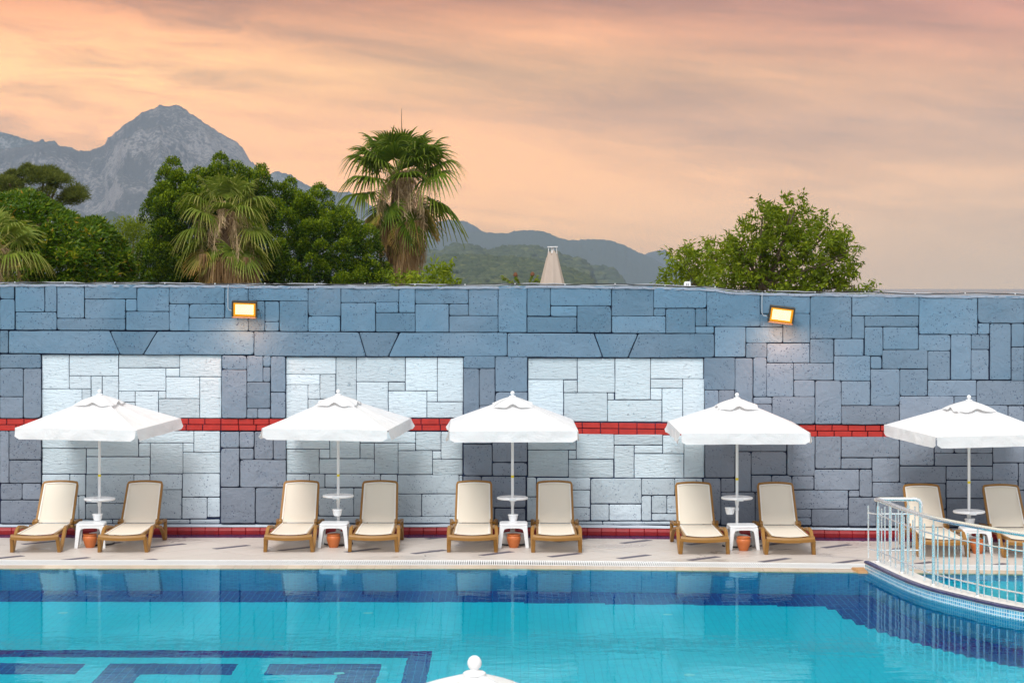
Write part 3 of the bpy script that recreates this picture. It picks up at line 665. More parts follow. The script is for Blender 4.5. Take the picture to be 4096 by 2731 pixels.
def stone(poly, proud, m, seed, rad, join=None):
    rr = random.Random(seed)
    n = len(poly); cx = sum(p[0] for p in poly) / n; cy = sum(p[1] for p in poly) / n
    sh = [(p[0] + max(-.3, min(.3, p[0] - cx)), p[1] + max(-.3, min(.3, p[1] - cy))) for p in poly]
    P = []
    for i in range(n):
        a, b, d_ = sh[i - 1], sh[i], sh[(i + 1) % n]
        l1 = math.hypot(a[0] - b[0], a[1] - b[1]); l2 = math.hypot(d_[0] - b[0], d_[1] - b[1])
        r = min(rad * rr.uniform(0.3, 1.6) * (2.2 if rr.random() < 0.12 else 1), l1 * .3, l2 * .3)
        P.append((b[0] + (a[0] - b[0]) / l1 * r, b[1] + (a[1] - b[1]) / l1 * r))
        if r > 4: P.append((b[0] * .55 + (a[0] + (b[0] - a[0]) * (1 - r / l1)) * .225 + (d_[0] + (b[0] - d_[0]) * (1 - r / l2)) * .225, b[1] * .55 + (a[1] + (b[1] - a[1]) * (1 - r / l1)) * .225 + (d_[1] + (b[1] - d_[1]) * (1 - r / l2)) * .225))
        P.append((b[0] + (d_[0] - b[0]) / l2 * r, b[1] + (d_[1] - b[1]) / l2 * r))
        k = int(l2 // 45)
        for j in range(1, k + 1):
            f = (r + (l2 - 2 * r) * j / (k + 1)) / l2
            P.append((b[0] + (d_[0] - b[0]) * f + rr.uniform(-1, 1) * .8, b[1] + (d_[1] - b[1]) * f + rr.uniform(-1, 1) * .8))
    def ring(k, dep):
        out = []
        for p in P:
            x = p[0] + max(-k, min(k, cx - p[0])); y = p[1] + max(-k, min(k, cy - p[1]))
            q = at(x, y, on_line(x, YW - dep)); out.append((q.x, q.y - YW, q.z))
        return out
    N = len(P); bv = rr.uniform(1.4, 2.6)
    R0, R1, R2 = ring(0, -0.01), ring(0, proud - 0.010), ring(bv, proud - 0.002)
    q = at(cx, cy, on_line(cx, YW - proud - rr.uniform(-.001, 0.003)))
    v = R0 + R1 + R2 + [(q.x, q.y - YW, q.z)]; f = []
    for i in range(N):
        j = (i + 1) % N
        f += [(i, j, N + j, N + i), (N + i, N + j, 2 * N + j, 2 * N + i), (2 * N + i, 2 * N + j, 3 * N)]
    mb = MB(); mb.add(v, f)
    if join is not None: join.add(v, f); return None
    return mb.obj('stone', m, wall)
OUT = {}; sd = 0
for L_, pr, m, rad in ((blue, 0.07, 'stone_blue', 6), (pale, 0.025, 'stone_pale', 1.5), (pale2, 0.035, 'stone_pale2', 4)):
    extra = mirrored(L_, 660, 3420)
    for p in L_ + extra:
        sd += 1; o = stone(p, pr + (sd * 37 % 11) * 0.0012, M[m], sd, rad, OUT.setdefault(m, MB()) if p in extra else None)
        if o is None: continue
        f = max(0.0, min(1.0, (sum(q[1] for q in p) / len(p) - 1330) / 420 + R.uniform(-.12, .12))); o.color = (f, f, f, 1)  # bounce light put into the colour: lower blue stones turn greyer and lighter
for m, mb in OUT.items():                 # stones beyond the picture's edges, joined
    o = mb.obj('outer_stones', M[m], wall); o['kind'] = 'stuff'; o.color = (.5, .5, .5, 1)
# backing slab with the painted joints, its top following the uneven coping
TOP = [(-700, 1136), (0, 1137), (500, 1138), (1000, 1143), (1500, 1145), (1900, 1146), (2100, 1143), (2300, 1143), (2600, 1147), (2830, 1153), (2880, 1160), (2920, 1168), (3050, 1172), (3500, 1178), (3800, 1182), (4096, 1183), (4800, 1188)]
mb = MB()
for (a, ya), (b, yb) in zip(TOP, TOP[1:]):
    A = at(a, ya + 2.5, on_line(a, YW)); B = at(b, yb + 2.5, on_line(b, YW))
    A.y -= YW; B.y -= YW
    mb.hexa([(A.x, A.y, -.05), (B.x, B.y, -.05), (B.x, B.y + .3, -.05), (A.x, A.y + .3, -.05)], [A, B, B + Vector((0, .3, 0)), A + Vector((0, .3, 0))])
mb.obj('backing', M['joint'], wall)
mb = MB(); xs_ = list(np.arange(-680, 4790, 22.0))
rings = []
for x in xs_:
    y = np.interp(x, [t[0] for t in TOP], [t[1] for t in TOP]) + R.uniform(-1.6, 1.6)
    Yl = on_line(x, YW); q = at(x, y, Yl)
    rings.append([(q.x, Yl - YW + e_, q.z + z_) for e_, z_ in ((-.085 + R.uniform(-.01, .01), -.035), (-.075 + R.uniform(-.012, .012), -.006), (-.04, .004), (.30, .0), (.31, -.05))])
mb.rings(rings, close=True, cap=True)
mb.obj('coping', M['stone_blue'], wall, smooth=True)
# red brick band, two courses
BT = [(-700, 1674), (0, 1674), (700, 1673), (1000, 1674), (1800, 1674), (2120, 1684), (2300, 1688), (2660, 1692), (3200, 1698), (4096, 1704), (4800, 1708)]
bty = lambda x: np.interp(x, [t[0] for t in BT], [t[1] for t in BT])
for row in (0, 1):
    x = -690.0 + (33 if row else 0)
    while x < 4760:
        wd = 73 if 1450 < x < 2760 else R.uniform(58, 72)
        for br in (165, 884, 1142, 1853, 2110, 2815):
            if x < br < x + wd + 18: wd = br - x
        a, b = x + 1.3, x + wd - 1.3
        h0, h1 = 1 + row * 24.5, 23 + row * 24.5
        pr = 0.055 if (b < 167 or 884 < a < 1140 or 1853 < a < 2108 or a > 2813) else 0.025
        mid = (a + b) / 2; k = 1.6
        def ring(kk, dep):
            return [(lambda q: (q.x, q.y - YW, q.z))(at(xx, yy, on_line(xx, YW - dep))) for xx, yy in
                    ((a + kk, bty(a) + h0 + kk), (mid, bty(mid) + h0 + kk + R.uniform(-.4, .4)), (b - kk, bty(b) + h0 + kk), (b - kk, bty(b) + h1 - kk), (mid, bty(mid) + h1 - kk + R.uniform(-.4, .4)), (a + kk, bty(a) + h1 - kk))]
        MB().rings([ring(0, -.01), ring(0, pr - .008), ring(k, pr + R.uniform(-.004, .006))]).obj('red_brick', M['red_brick'], wall)
        x += wd
# red base course and the pale plaster fillet above it
x = -8.9
while x < 9.4:
    L = R.uniform(.195, .225); a, b = x + .0015, x + L - .0015; x += L; j = R.uniform(-.004, .004)
    prof = [(.02, 0), (-.085 + j, 0), (-.088 + j, .07), (-.045 + j, .118), (.02, .122)]
    rings = [[(q, y - bend(q), z) for y, z in prof] for q in (a, b)]
    MB().rings(rings).obj('base_brick', M['red_base'], wall, bevel=0.006, seg=1)
mb = MB()
rings = []
for x in np.arange(-8.9, 9.5, .23):
    j = R.uniform(-.006, .006); rings.append([(x, y - bend(x), z) for y, z in ((.02, .116), (-.060 + j, .118), (-.052, .145 + j), (-.03, .155 + j), (.02, .155))])
mb.rings(rings).obj('plaster_fillet', M['plaster'], wall, smooth=True)

# cables lying along the top of the wall
def wall_cable(name, off, r, m, seed, label, lift):
    rr = random.Random(seed); P = []
    for x in np.arange(-300, 4420, 40.0):
        y = np.interp(x, [t[0] for t in TOP], [t[1] for t in TOP])
        q = at(x, y, on_line(x, YW + off)); P.append((q.x, q.y, q.z + lift + 0.010 * math.sin(x * .013 + seed) + rr.uniform(0, .012)))
    o = MB().tube(P, r, 5).obj(name, m, smooth=True); tag(o, label, 'cable', 'cables along the wall top'); return o, P
cb, CP = wall_cable('cable', -0.03, 0.008, M['cable_black'], 1, 'black cable clipped along the front of the wall top', 0.02)
wall_cable('cable', 0.06, 0.006, M['cable_grey'], 5, 'thin grey cable sagging along the wall top behind the black one', 0.018)
for k in range(4, len(CP) - 3, 5):
    MB().box((CP[k][0], CP[k][1] - .004, CP[k][2] + .004), (.012, .02, .018)).obj('clip', M['white_plastic'], cb)
# ------------------------------------------------------------------ floodlights (lit)
def lamp_face():
    m = bpy.data.materials.new('lit_lamp_glass'); m.use_nodes = True; t = NT(m.node_tree); t.n.clear()
    out = t.new('ShaderNodeOutputMaterial'); e = t.new('ShaderNodeEmission'); t.l.new(e.outputs[0], out.inputs[0])
    s = t.new('ShaderNodeSeparateXYZ'); t.l.new(obj_coord(t), s.inputs[0])
    dots = t.math('MULTIPLY', t.math('GREATER_THAN', t.math('FRACT', t.math('MULTIPLY', s.outputs[0], 62.0)), 0.30), t.math('GREATER_THAN', t.math('FRACT', t.math('MULTIPLY', s.outputs[2], 62.0)), 0.30))
    edge = t.math('MULTIPLY', t.math('LESS_THAN', t.math('ABSOLUTE', s.outputs[0]), 0.138), t.math('LESS_THAN', t.math('ABSOLUTE', s.outputs[2]), 0.078))
    k = t.math('MULTIPLY', dots, edge)
    t.l.new(t.mix(k, (1.0, 0.40, 0.02, 1), (1.0, 0.80, 0.46, 1)), e.inputs[0])
    t.l.new(t.math('ADD', 1.0, t.math('MULTIPLY', k, 2.2)), e.inputs[1]); return m
M['lamp_face'] = lamp_face()
def floodlight(px, py, roll, label):
    p = at(px, py, on_line(px, YW - 0.10)); L = thing('floodlight', p, label, 'floodlight', 'lit floodlights on the wall')
    rot = Matrix.Rotation(math.radians(roll), 4, 'Y') @ Matrix.Rotation(math.radians(14), 4, 'X')
    off = Matrix.Translation((0, -0.17, 0))
    fr = MB()
    W_, H_ = .385, .262
    for cx_, cz_, sx, sz in ((0, H_ / 2 - .012, W_, .024), (0, -H_ / 2 + .012, W_, .024), (-W_ / 2 + .012, 0, .024, H_ - .05), (W_ / 2 - .012, 0, .024, H_ - .05)):
        fr.box((cx_, -.022, cz_), (sx, .03, sz))
    fr.box((0, .018, 0), (W_ - .004, .05, H_ - .004)); fr.box((0, .055, 0), (W_ * .6, .03, H_ * .6))
    for k in range(7): fr.box((-.12 + .04 * k, .078, 0), (.008, .02, H_ * .55))
    link('housing', fr.mesh('housing', M['lamp_body'], bevel=0.003), L, mw=off @ rot)
    f = MB(); f.add([(-W_ / 2 + .024, -.010, -H_ / 2 + .024), (W_ / 2 - .024, -.010, -H_ / 2 + .024), (W_ / 2 - .024, -.010, H_ / 2 - .024), (-W_ / 2 + .024, -.010, H_ / 2 - .024)], [(0, 1, 2, 3)])
    link('lit_glass', f.mesh('lit_glass', M['lamp_face']), L, mw=off @ rot)
    b = MB()
    for s_ in (-1, 1): b.sweep([(s_ * .20, -.165, 0), (s_ * .20, -.02, -.01)], .022, .006)
    b.box((0, -.012, -.01), (.41, .006, .03)); b.obj('bracket', M['lamp_body'], L)
    q = np.interp(px, [t[0] for t in TOP], [t[1] for t in TOP]); zt = at(px, q, on_line(px, YW - .1)).z - p.z
    MB().tube([(-.27, -.012, zt + .02), (-.275, -.016, zt - .1), (-.275, -.014, .03), (-.255, -.02, -.01), (-.20, -.05, -.02)], .006, 6).obj('supply_cable', M['cable_grey'], L, smooth=True)
    # the lamp's own light
    li = bpy.data.lights.new('floodlight_glow', 'AREA'); li.shape = 'RECTANGLE'; li.size = .36; li.size_y = .30; li.energy = 11; li.color = (1.0, 0.42, 0.20)
    lo = bpy.data.objects.new('floodlight_glow', li); col.objects.link(lo); lo.parent = L
    lo.matrix_basis = off @ rot @ Matrix.Translation((0, -.16, -.10)) @ Matrix.Rotation(math.radians(-4), 4, 'X')
    return L
floodlight(984, 1237, 2, 'square amber lit floodlight on the left half of the wall')
floodlight(3120, 1259, 7, 'tilted amber lit floodlight on the right half of the wall')

# ------------------------------------------------------------------ parasols
def canopy_mesh(seed, rise=0.41, half=0.925):
    rr = random.Random(seed); mb = MB(); nu, nv = 12, 10
    C = [(-half, -half), (half, -half), (half, half), (-half, half)]
    for k in range(4):
        a, b = C[k], C[(k + 1) % 4]; vs = []
        for j in range(nv + 1):
            v = 0.10 + 0.90 * j / nv
            for i in range(nu + 1):
                u = i / nu; x = (a[0] + (b[0] - a[0]) * u) * v; y = (a[1] + (b[1] - a[1]) * u) * v
                sag = -0.040 * math.sin(math.pi * v) * (abs(math.sin(2 * math.pi * u)) ** .8) - 0.010 * (1 - v) * 0
                bow = 0.004 * v * v * math.sin(2 * math.pi * u) ** 2
                z = -rise * v + sag + 0.010 * noise.noise(Vector((x * 3 + seed, y * 3, k))) * math.sin(math.pi * min(v, 1)) + bow
                vs.append((x, y, z))
        W_ = nu + 1
        mb.add(vs, [(j * W_ + i, j * W_ + i + 1, (j + 1) * W_ + i + 1, (j + 1) * W_ + i) for j in range(nv) for i in range(nu)])
    return mb
def valance_mesh(seed, rise=0.41, half=0.925, drop=0.145):
    rr = random.Random(seed); mb = MB(); nu, nv = 28, 5; vs = []
    tw = rr.uniform(-.02, .05), rr.uniform(-.02, .05)
    for j in range(nv + 1):
        for i in range(nu + 1):
            u = i / nu; x = -half + .012 + (2 * half - .024) * u; e = min(x + half, half - x)
            rnd = max(0.0, 1 - e / 0.10); dr = drop * (1 - (1 - math.sqrt(max(0, 1 - rnd * rnd))) * .55)
            t = j / nv; z = -rise - 0.006 - dr * t * (1 + .03 * noise.noise(Vector((x * 3, seed, 0))))
            flare = 0.016 * t * (1 + 1.5 * noise.noise(Vector((x * 5.0, seed * 3.1, t)))) + (tw[0] * max(0, 1 - (x + half) / .22) + tw[1] * max(0, 1 - (half - x) / .22)) * t * t
            vs.append((x, -half - 0.001 - flare, z + 0.018 * (1 - t)))
    W_ = nu + 1
    mb.add(vs, [(j * W_ + i, j * W_ + i + 1, (j + 1) * W_ + i + 1, (j + 1) * W_ + i) for j in range(nv) for i in range(nu)])
    return mb
def vent_mesh(seed):
    mb = MB(); nu, nv = 16, 6; h = 0.285; C = [(-h, -h), (h, -h), (h, h), (-h, h)]
    for k in range(4):
        a, b = C[k], C[(k + 1) % 4]; vs = []
        for j in range(nv + 1):
            v = j / nv
            for i in range(nu + 1):
                u = i / nu; x = (a[0] + (b[0] - a[0]) * u) * v; y = (a[1] + (b[1] - a[1]) * u) * v
                arch = math.exp(-((u - .5) / .12) ** 2); rip = 0.006 * math.sin(u * 19 + seed + k)
                z = 0.028 - 0.115 * v - 0.035 * v ** 4 + arch * 0.050 * v ** 3 + rip * v
                vs.append((x * (1 + .03 * v), y * (1 + .03 * v), z))
        W_ = nu + 1
        mb.add(vs, [(j * W_ + i, j * W_ + i + 1, (j + 1) * W_ + i + 1, (j + 1) * W_ + i) for j in range(nv) for i in range(nu)])
    return mb
FIN = [(0.0, 0.086), (0.012, 0.084), (0.024, 0.075), (0.0305, 0.061), (0.031, 0.048), (0.026, 0.034), (0.018, 0.026), (0.019, 0.022), (0.040, 0.017), (0.050, 0.010), (0.050, 0.0), (0.02, -0.006)]
def parasol(px, Y, rot, ztop, ztray, cup, label, seed, full=True, tilt=1.9, ysticker=1901):
    X = (px - CX) * Y / F
    u = thing('parasol', (X, Y, 0), label, 'parasol', 'white square parasols')
    za = ztop - 0.086
    MB().tube([(0, 0, 0.05), (0, 0, za + .01)], 0.0205, 12).obj('pole', M['white_metal'], u, smooth=True)
    A = Matrix.Translation((0, 0, za - 0.012)) @ Matrix.Rotation(math.radians(tilt), 4, 'X') @ Matrix.Rotation(math.radians(rot), 4, 'Z')
    cn = link('canopy', canopy_mesh(seed).mesh('canopy', M['canopy'], smooth=True), u, mw=A)
    for k in range(4):
        link('valance', valance_mesh(seed * 4 + k).mesh('valance', M['canopy'], smooth=True), cn, mw=Matrix.Rotation(k * math.pi / 2, 4, 'Z'))
    link('vent_cap', vent_mesh(seed).mesh('vent_cap', M['canopy'], smooth=True), cn)
    for k in range(8):                                     # stitched seams standing slightly proud on ridges and middles
        a = k * math.pi / 4 + math.pi / 4; L = 1.295 if k % 2 == 0 else 0.918
        MB().tube([(math.cos(a) * L * t, math.sin(a) * L * t, -0.41 * t + .002 + .004 * math.sin(2 * math.pi * .5) ** 2) for t in (.22, .5, .8, .99)], 0.0042, 5).obj('seam', M['seam'], cn, smooth=True)
    for k in range(8):
        a = k * math.pi / 4 + math.pi / 4; L = 1.295 if k % 2 == 0 else 0.91
        MB().tube([(0, 0, -.03), (math.cos(a) * L, math.sin(a) * L, -0.435)], 0.0065, 5).obj('rib', M['white_metal'], cn)
    MB().lathe(FIN, 20, (0, 0, za)).obj('finial', M['white_plastic'], u, smooth=True)
    MB().lathe([(.03, 0), (.034, .01), (.034, .08), (.024, .09)], 14, (0, 0, za - .50)).obj('runner', M['white_plastic'], u, smooth=True)
    if not full: return u
    zs = H - (ysticker - HY) * Y / F
    MB().lathe([(.0212, -.018), (.0216, -.017), (.0216, .017), (.0212, .018)], 14, (0, 0, zs)).obj('sticker', M['yellow'], u, smooth=True)
    tr = MB().lathe([(.02, .0), (.19, -.002), (.222, .004), (.232, .018), (.226, .034), (.205, .040), (.195, .034), (.02, .034)], 36, (0, 0, ztray)).obj('tray', M['white_plastic'], u, smooth=True)
    for k in range(4):
        a = math.pi / 4 + k * math.pi / 2
        MB().lathe([(.045, .0), (.045, .004), (.036, .006), (.0, .006)], 16, (math.cos(a) * .13, math.sin(a) * .13, ztray + .0345)).obj('cup_ring', M['white_plastic'], tr, smooth=True)
    MB().box((R.uniform(-.03, .03), -.222, ztray + .012), (.10, .035, .036)).obj('tray_clip', plain('grey_white_plastic', (.62, .64, .66), .4), tr, bevel=.004)
    MB().tube([(0, 0, ztray - .09), (0, 0, ztray)], [.024, .034], 14).obj('tray_collar', M['white_plastic'], u, smooth=True)
    cxp, cyp = cup; q = at(cxp, cyp, Y); dx_ = q.x - X; zc = q.z
    side = abs(dx_) > 0.06
    cy_ = 0.0 if side else -0.055
    MB().lathe([(.0, -.052), (.05, -.05), (.062, -.02), (.070, .03), (.076, .038), (.074, .05), (.066, .05), (.056, -.01), (.0, -.02)], 22, (dx_ if side else dx_ * .5, cy_, zc)).obj('ashtray_cup', M['white_plastic'], u, smooth=True)
    MB().lathe([(.028, -.02), (.028, .02)], 14, (0, 0, zc + .025)).obj('cup_clamp', M['white_plastic'], u, smooth=True)
    bs = MB().lathe([(.20, .012), (.212, .03), (.215, .10), (.205, .135), (.16, .16), (.06, .178), (.034, .19), (.032, .26), (.0, .26)], 28).obj('base', M['concrete'], u, smooth=True)
    MB().lathe([(.215, .0), (.218, .004), (.216, .020), (.20, .024)], 28).obj('rubber_ring', M['grey_rubber'], bs, smooth=True)
    return u
ORD = ['leftmost', 'second', 'middle', 'fourth', 'rightmost']
PAR = [(398, 31.34, -11, 2.283, .645, (388, 2066), 1901), (1353, 31.34, -7.5, 2.28, .69, (1348, 2047), 1900), (2050, 31.34, 1, 2.257, .66, (2054, 2068), 1905), (2948, 31.10, 1.5, 2.243, .685, (2920, 2042), 1915), (3876, 30.80, 13.0, 2.226, .515, (3876, 2085), 1928)]
for k, (px, Y, rot, zt, ztr, cup, ys_) in enumerate(PAR):
    parasol(px, Y, rot, zt, ztr, cup, 'open white square parasol with pole tray, %s in the row along the wall' % (ORD[k] if k in (0, 2, 4) else ORD[k] + ' from left'), k + 3, ysticker=ys_)
parasol(1898, 9.3, 8, 2.172, 0, None, 'white parasol finial and cap rising at the bottom edge, nearest the camera', 31, full=False, tilt=0)

# ------------------------------------------------------------------ loungers
def lounger(px, Yf, label, rz=0.0, seed=0):
    X = (px - CX) * Yf / F
    u = thing('sun_lounger', (X, Yf, 0), label, 'sun lounger', 'sun loungers along the wall', rz)
    if seed:
        for ch in PROTO.children:
            c_ = ch.copy(); col.objects.link(c_); c_.parent = u
            for g in ch.children:
                d_ = g.copy(); col.objects.link(d_); d_.parent = c_
        return u
    B = M['bronze']
    # front bar bowed towards the foot end
    P = []; mb = MB(); rings = []
    for i in range(13):
        x = -.338 + .676 * i / 12; bow = -.045 * (1 - (x / .338) ** 2); dz = -.016 * (1 - (x / .338) ** 2)
        rings.append([(x, bow - .022, .192 + dz), (x, bow - .03, .235 + dz), (x, bow - .012, .258 + dz), (x, bow + .05, .262 + dz), (x, bow + .055, .205 + dz)])
    mb.rings(rings).obj('front_bar', B, u, smooth=True)
    for s in (-1, 1):
        sd_ = []
        rl = MB().sweep([(s * .275, .02, .238), (s * .272, .5, .245), (s * .268, 1.0, .252), (s * .266, 1.42, .258), (s * .27, 1.70, .270)], .052, .034).obj('side_rail', B, u, bevel=.006)
        fl = MB()
        fl.sweep([(s * .325, .012, .215), (s * .330, .055, .11), (s * .338, .095, .004)], [.075, .062, .072], .052)
        fl.sweep([(s * .338, .125, .004), (s * .342, .165, .03), (s * .346, .28, .145), (s * .346, .40, .248), (s * .342, .47, .287), (s * .335, .56, .302), (s * .32, .70, .292), (s * .295, .86, .262)], [.06, .06, .055, .058, .062, .058, .05, .04], .050)
        fl.obj('front_leg', B, u, bevel=.007)
        rl2 = MB()
        rl2.sweep([(s * .335, 1.66, .300), (s * .338, 1.655, .15), (s * .342, 1.60, .004)], [.05, .05, .07], .050)
        rl2.sweep([(s * .342, 1.57, .004), (s * .342, 1.53, .035), (s * .338, 1.42, .14), (s * .325, 1.28, .225), (s * .300, 1.12, .255)], [.06, .06, .052, .05, .04], .048)
        rl2.sweep([(s * .335, 1.69, .285), (s * .325, 1.52, .292), (s * .305, 1.36, .275)], .04, .046)
        rl2.obj('rear_leg', B, u, bevel=.006)
        hb = MB().lathe([(.0, -.022), (.040, -.02), (.046, 0), (.040, .02), (0, .022)], 14)
        me = hb.mesh('hinge', B, smooth=True); link('hinge', me, u, mw=Matrix.Translation((s * .262, 1.375, .292)) @ Matrix.Rotation(math.pi / 2, 4, 'Y'))
        MB().box((s * .262, 1.335, .265), (.042, .06, .05)).obj('hinge_block', B, u, bevel=.006)
    # backrest: U-shaped frame with an arched head bar
    y0_, z0_, y1_, z1_ = 1.385, .275, 1.855, .822
    def bp(t, x, off=0.0): return Vector((x, y0_ + (y1_ - y0_) * t - off * .77, z0_ + (z1_ - z0_) * t + off * .63))
    fr = MB(); path = [bp(t, -(.270 - .012 * t)) for t in (0, .25, .5, .75, .95)] + [bp(1.005, -.245)]
    top = [bp(1.0 + .030 * (1 - (x / .245) ** 2) + .01, x) for x in (-.235, -.16, -.08, 0, .08, .16, .235)]
    nrm = Vector((0, -.77, .63))
    def bar_along(path, w_, d_):
        rings = []
        for i, p in enumerate(path):
            t = (path[min(i + 1, len(path) - 1)] - path[max(i - 1, 0)]).normalized(); sdv = t.cross(nrm).normalized()
            rings.append([p + sdv * w_ / 2 - nrm * d_ / 2, p + sdv * w_ / 2 + nrm * d_ / 2, p - sdv * w_ / 2 + nrm * d_ / 2, p - sdv * w_ / 2 - nrm * d_ / 2])
        return rings
    full = path + top + [bp(1.005, .245)] + [bp(t, .270 - .012 * t) for t in (.95, .75, .5, .25, 0)]
    fr.rings(bar_along(full, .030, .045)); fr.obj('backrest_frame', B, u, smooth=True)
    cb_ = MB(); cb_.rings(bar_along([bp(.17, -.25, -.03), bp(.14, 0, -.035), bp(.17, .25, -.03)], .035, .02)); cb_.obj('lumbar_bar', B, u)
    st = MB()
    for s in (-1, 1): st.sweep([(s * .20, 1.70, .62), (s * .20, 1.66, .30)], .03, .02)
    st.obj('back_prop', B, u)
    def sheet(f, nu_, nv_, th, nm, m, nrm_):
        vs = [f(i / nu_, j / nv_) for j in range(nv_ + 1) for i in range(nu_ + 1)]; W_ = nu_ + 1
        fc = [(j * W_ + i, j * W_ + i + 1, (j + 1) * W_ + i + 1, (j + 1) * W_ + i) for j in range(nv_) for i in range(nu_)]
        mb = MB(); mb.add(vs, fc); return mb.obj(nm, m, u, smooth=True)
    ss = sheet(lambda a, b: Vector(((a - .5) * (.520 - .012 * b), .040 - .035 * (1 - (2 * a - 1) ** 2) * (1 - b) + 1.325 * b, .2685 + .004 * b - .010 * math.sin(math.pi * a) * math.sin(math.pi * min(1, b + .1)) - .012 * (1 - (2 * a - 1) ** 2) * (1 - b) ** 8)), 12, 16, 0, 'seat_sling', M['sling'], None)
    def backf(a, b):
        p = bp(.0 + b * (1.0 + .03 * (1 - (2 * a - 1) ** 2)), (a - .5) * (.525 - .022 * b))
        return p + nrm * (.010 - .018 * math.sin(math.pi * a) * math.sin(math.pi * b))
    bs = sheet(backf, 12, 16, 0, 'back_sling', M['sling'], None)
    for s in (-1, 1):
        h_ = MB(); h_.rings(bar_along([bp(t, s * (.242 - .012 * t), .018) for t in (.06, .3, .6, .97)], .020, .004)); h_.obj('hem', M['sling_edge'], bs)
        h2 = MB(); h2.hexa([(s * .228, .06, .270), (s * .245, .06, .270), (s * .240, 1.36, .2745), (s * .223, 1.36, .2745)], [(s * .228, .06, .2735), (s * .245, .06, .2735), (s * .240, 1.36, .278), (s * .223, 1.36, .278)]); h2.obj('hem', M['sling_edge'], ss)
    h3 = MB(); h3.rings(bar_along([bp(.965 + .03 * (1 - (x / .24) ** 2), x, .018) for x in (-.22, -.11, 0, .11, .22)], .018, .004)); h3.obj('hem', M['sling_edge'], bs)
    return u
LNG = [(138, 30.30), (488, 30.30), (1153, 30.32), (1492, 30.32), (1889, 30.30), (2227, 30.28), (2819, 30.08), (3163, 30.04), (3780, 29.76), (4122, 29.70)]
PROTO = None
for k, (px, Y) in enumerate(LNG):
    side = 'left' if k % 2 == 0 else 'right'
    lb = 'ochre brown sun lounger with cream sling, %s of the %s parasol pole' % (side, ORD[k // 2] if k // 2 in (0, 2, 4) else ORD[k // 2] + ' from left')
    o = lounger(px, Y, lb, rz=R.uniform(-.012, .012), seed=k)
    if k == 0: PROTO = o

# ------------------------------------------------------------------ stools and clay pots
def stool(px, Y, rz, label):
    X = (px - CX) * Y / F
    u = thing('stool', (X, Y, 0), label, 'stool', 'white plastic stools', rz)
    W_, D_, Hh = .405, .40, .35; m = M['white_plastic']
    tp = MB(); rr = []
    def rrect(hw, hd, r, z, n=4):
        out = []
        for cx_, cy_, a0 in ((hw - r, hd - r, 0), (-hw + r, hd - r, 90), (-hw + r, -hd + r, 180), (hw - r, -hd + r, 270)):
            for i in range(n + 1):
                a = math.radians(a0 + 90 * i / n); out.append((cx_ + r * math.cos(a), cy_ + r * math.sin(a), z))
        return out
    tp.rings([rrect(W_ / 2, D_ / 2, .05, Hh - .03), rrect(W_ / 2 + .002, D_ / 2 + .002, .05, Hh - .012), rrect(W_ / 2 - .008, D_ / 2 - .008, .045, Hh), rrect(W_ / 2 - .03, D_ / 2 - .03, .03, Hh - .004)])
    tp.obj('seat', m, u, smooth=True)
    for sx, sy in ((0, -1), (0, 1), (-1, 0), (1, 0)):       # arched aprons
        mb = MB(); n = 12; vs = []
        for i in range(n + 1):
            t = -1 + 2 * i / n; hgt = .036 + .030 * abs(t) ** 5; e = .150 * t
            x, y = (e, sy * (D_ / 2 - .004)) if sx == 0 else (sx * (W_ / 2 - .004), e)
            o_ = (0, sy * .010 * -1) if sx == 0 else (-sx * .010, 0)
            vs.append([(x, y, Hh - .028), (x, y, Hh - .028 - hgt), (x + o_[0], y + o_[1], Hh - .028 - hgt), (x + o_[0], y + o_[1], Hh - .028)])
        mb.rings(vs); mb.obj('apron', m, u, smooth=True)
    for sx in (-1, 1):
        for sy in (-1, 1):
            mb = MB(); rings = []
            for t in (0, .12, .3, 1):
                z = (Hh - .026) * (1 - t); wdt = .085 - .020 * min(t / .3, 1) - .018 * t; ex = W_ / 2 - .003 + .024 * t; ey = D_ / 2 - .003 + .022 * t; th = .014
                pts = [(ex, ey), (ex - wdt, ey), (ex - wdt, ey - th), (ex - th, ey - th), (ex - th, ey - wdt), (ex, ey - wdt)]
                rings.append([(sx * a, sy * b, z) for a, b in pts])
            mb.rings(rings); mb.obj('leg', m, u, bevel=.003, seg=1)
    return u
def pot(px, Y, label):
    X = (px - CX) * Y / F
    u = thing('clay_pot', (X, Y, 0), label, 'pot', 'terracotta pots')
    MB().lathe([(.0, .0), (.060, .0), (.064, .006), (.082, .055), (.098, .105), (.1035, .135), (.101, .155), (.092, .168), (.090, .172), (.080, .172), (.086, .13), (.06, .03), (.0, .025)], 32).obj('body', M['terracotta'], u, smooth=True)
    MB().lathe([(.084, .168), (.091, .170), (.097, .180), (.1005, .189), (.099, .197), (.092, .198), (.087, .190), (.082, .17)], 32).obj('rim', M['terracotta'], u, smooth=True)
    return u
STL = [(366, 31.06, .09), (1338, 31.06, -.02), (2054, 31.06, 0), (2969, 30.80, .04), (3899, 30.42, -.03)]
POT = [(360, 30.93), (1334, 30.95), (2055, 30.93), (2974, 30.58), (3910, 30.24)]
for k in range(5):
    nm = ORD[k] if k in (0, 2, 4) else ORD[k] + ' from left'
    stool(STL[k][0], STL[k][1], STL[k][2], 'white plastic stool in front of the %s parasol pole' % nm)
    pot(POT[k][0], POT[k][1], 'orange terracotta pot at the foot of the stool under the %s parasol' % nm)

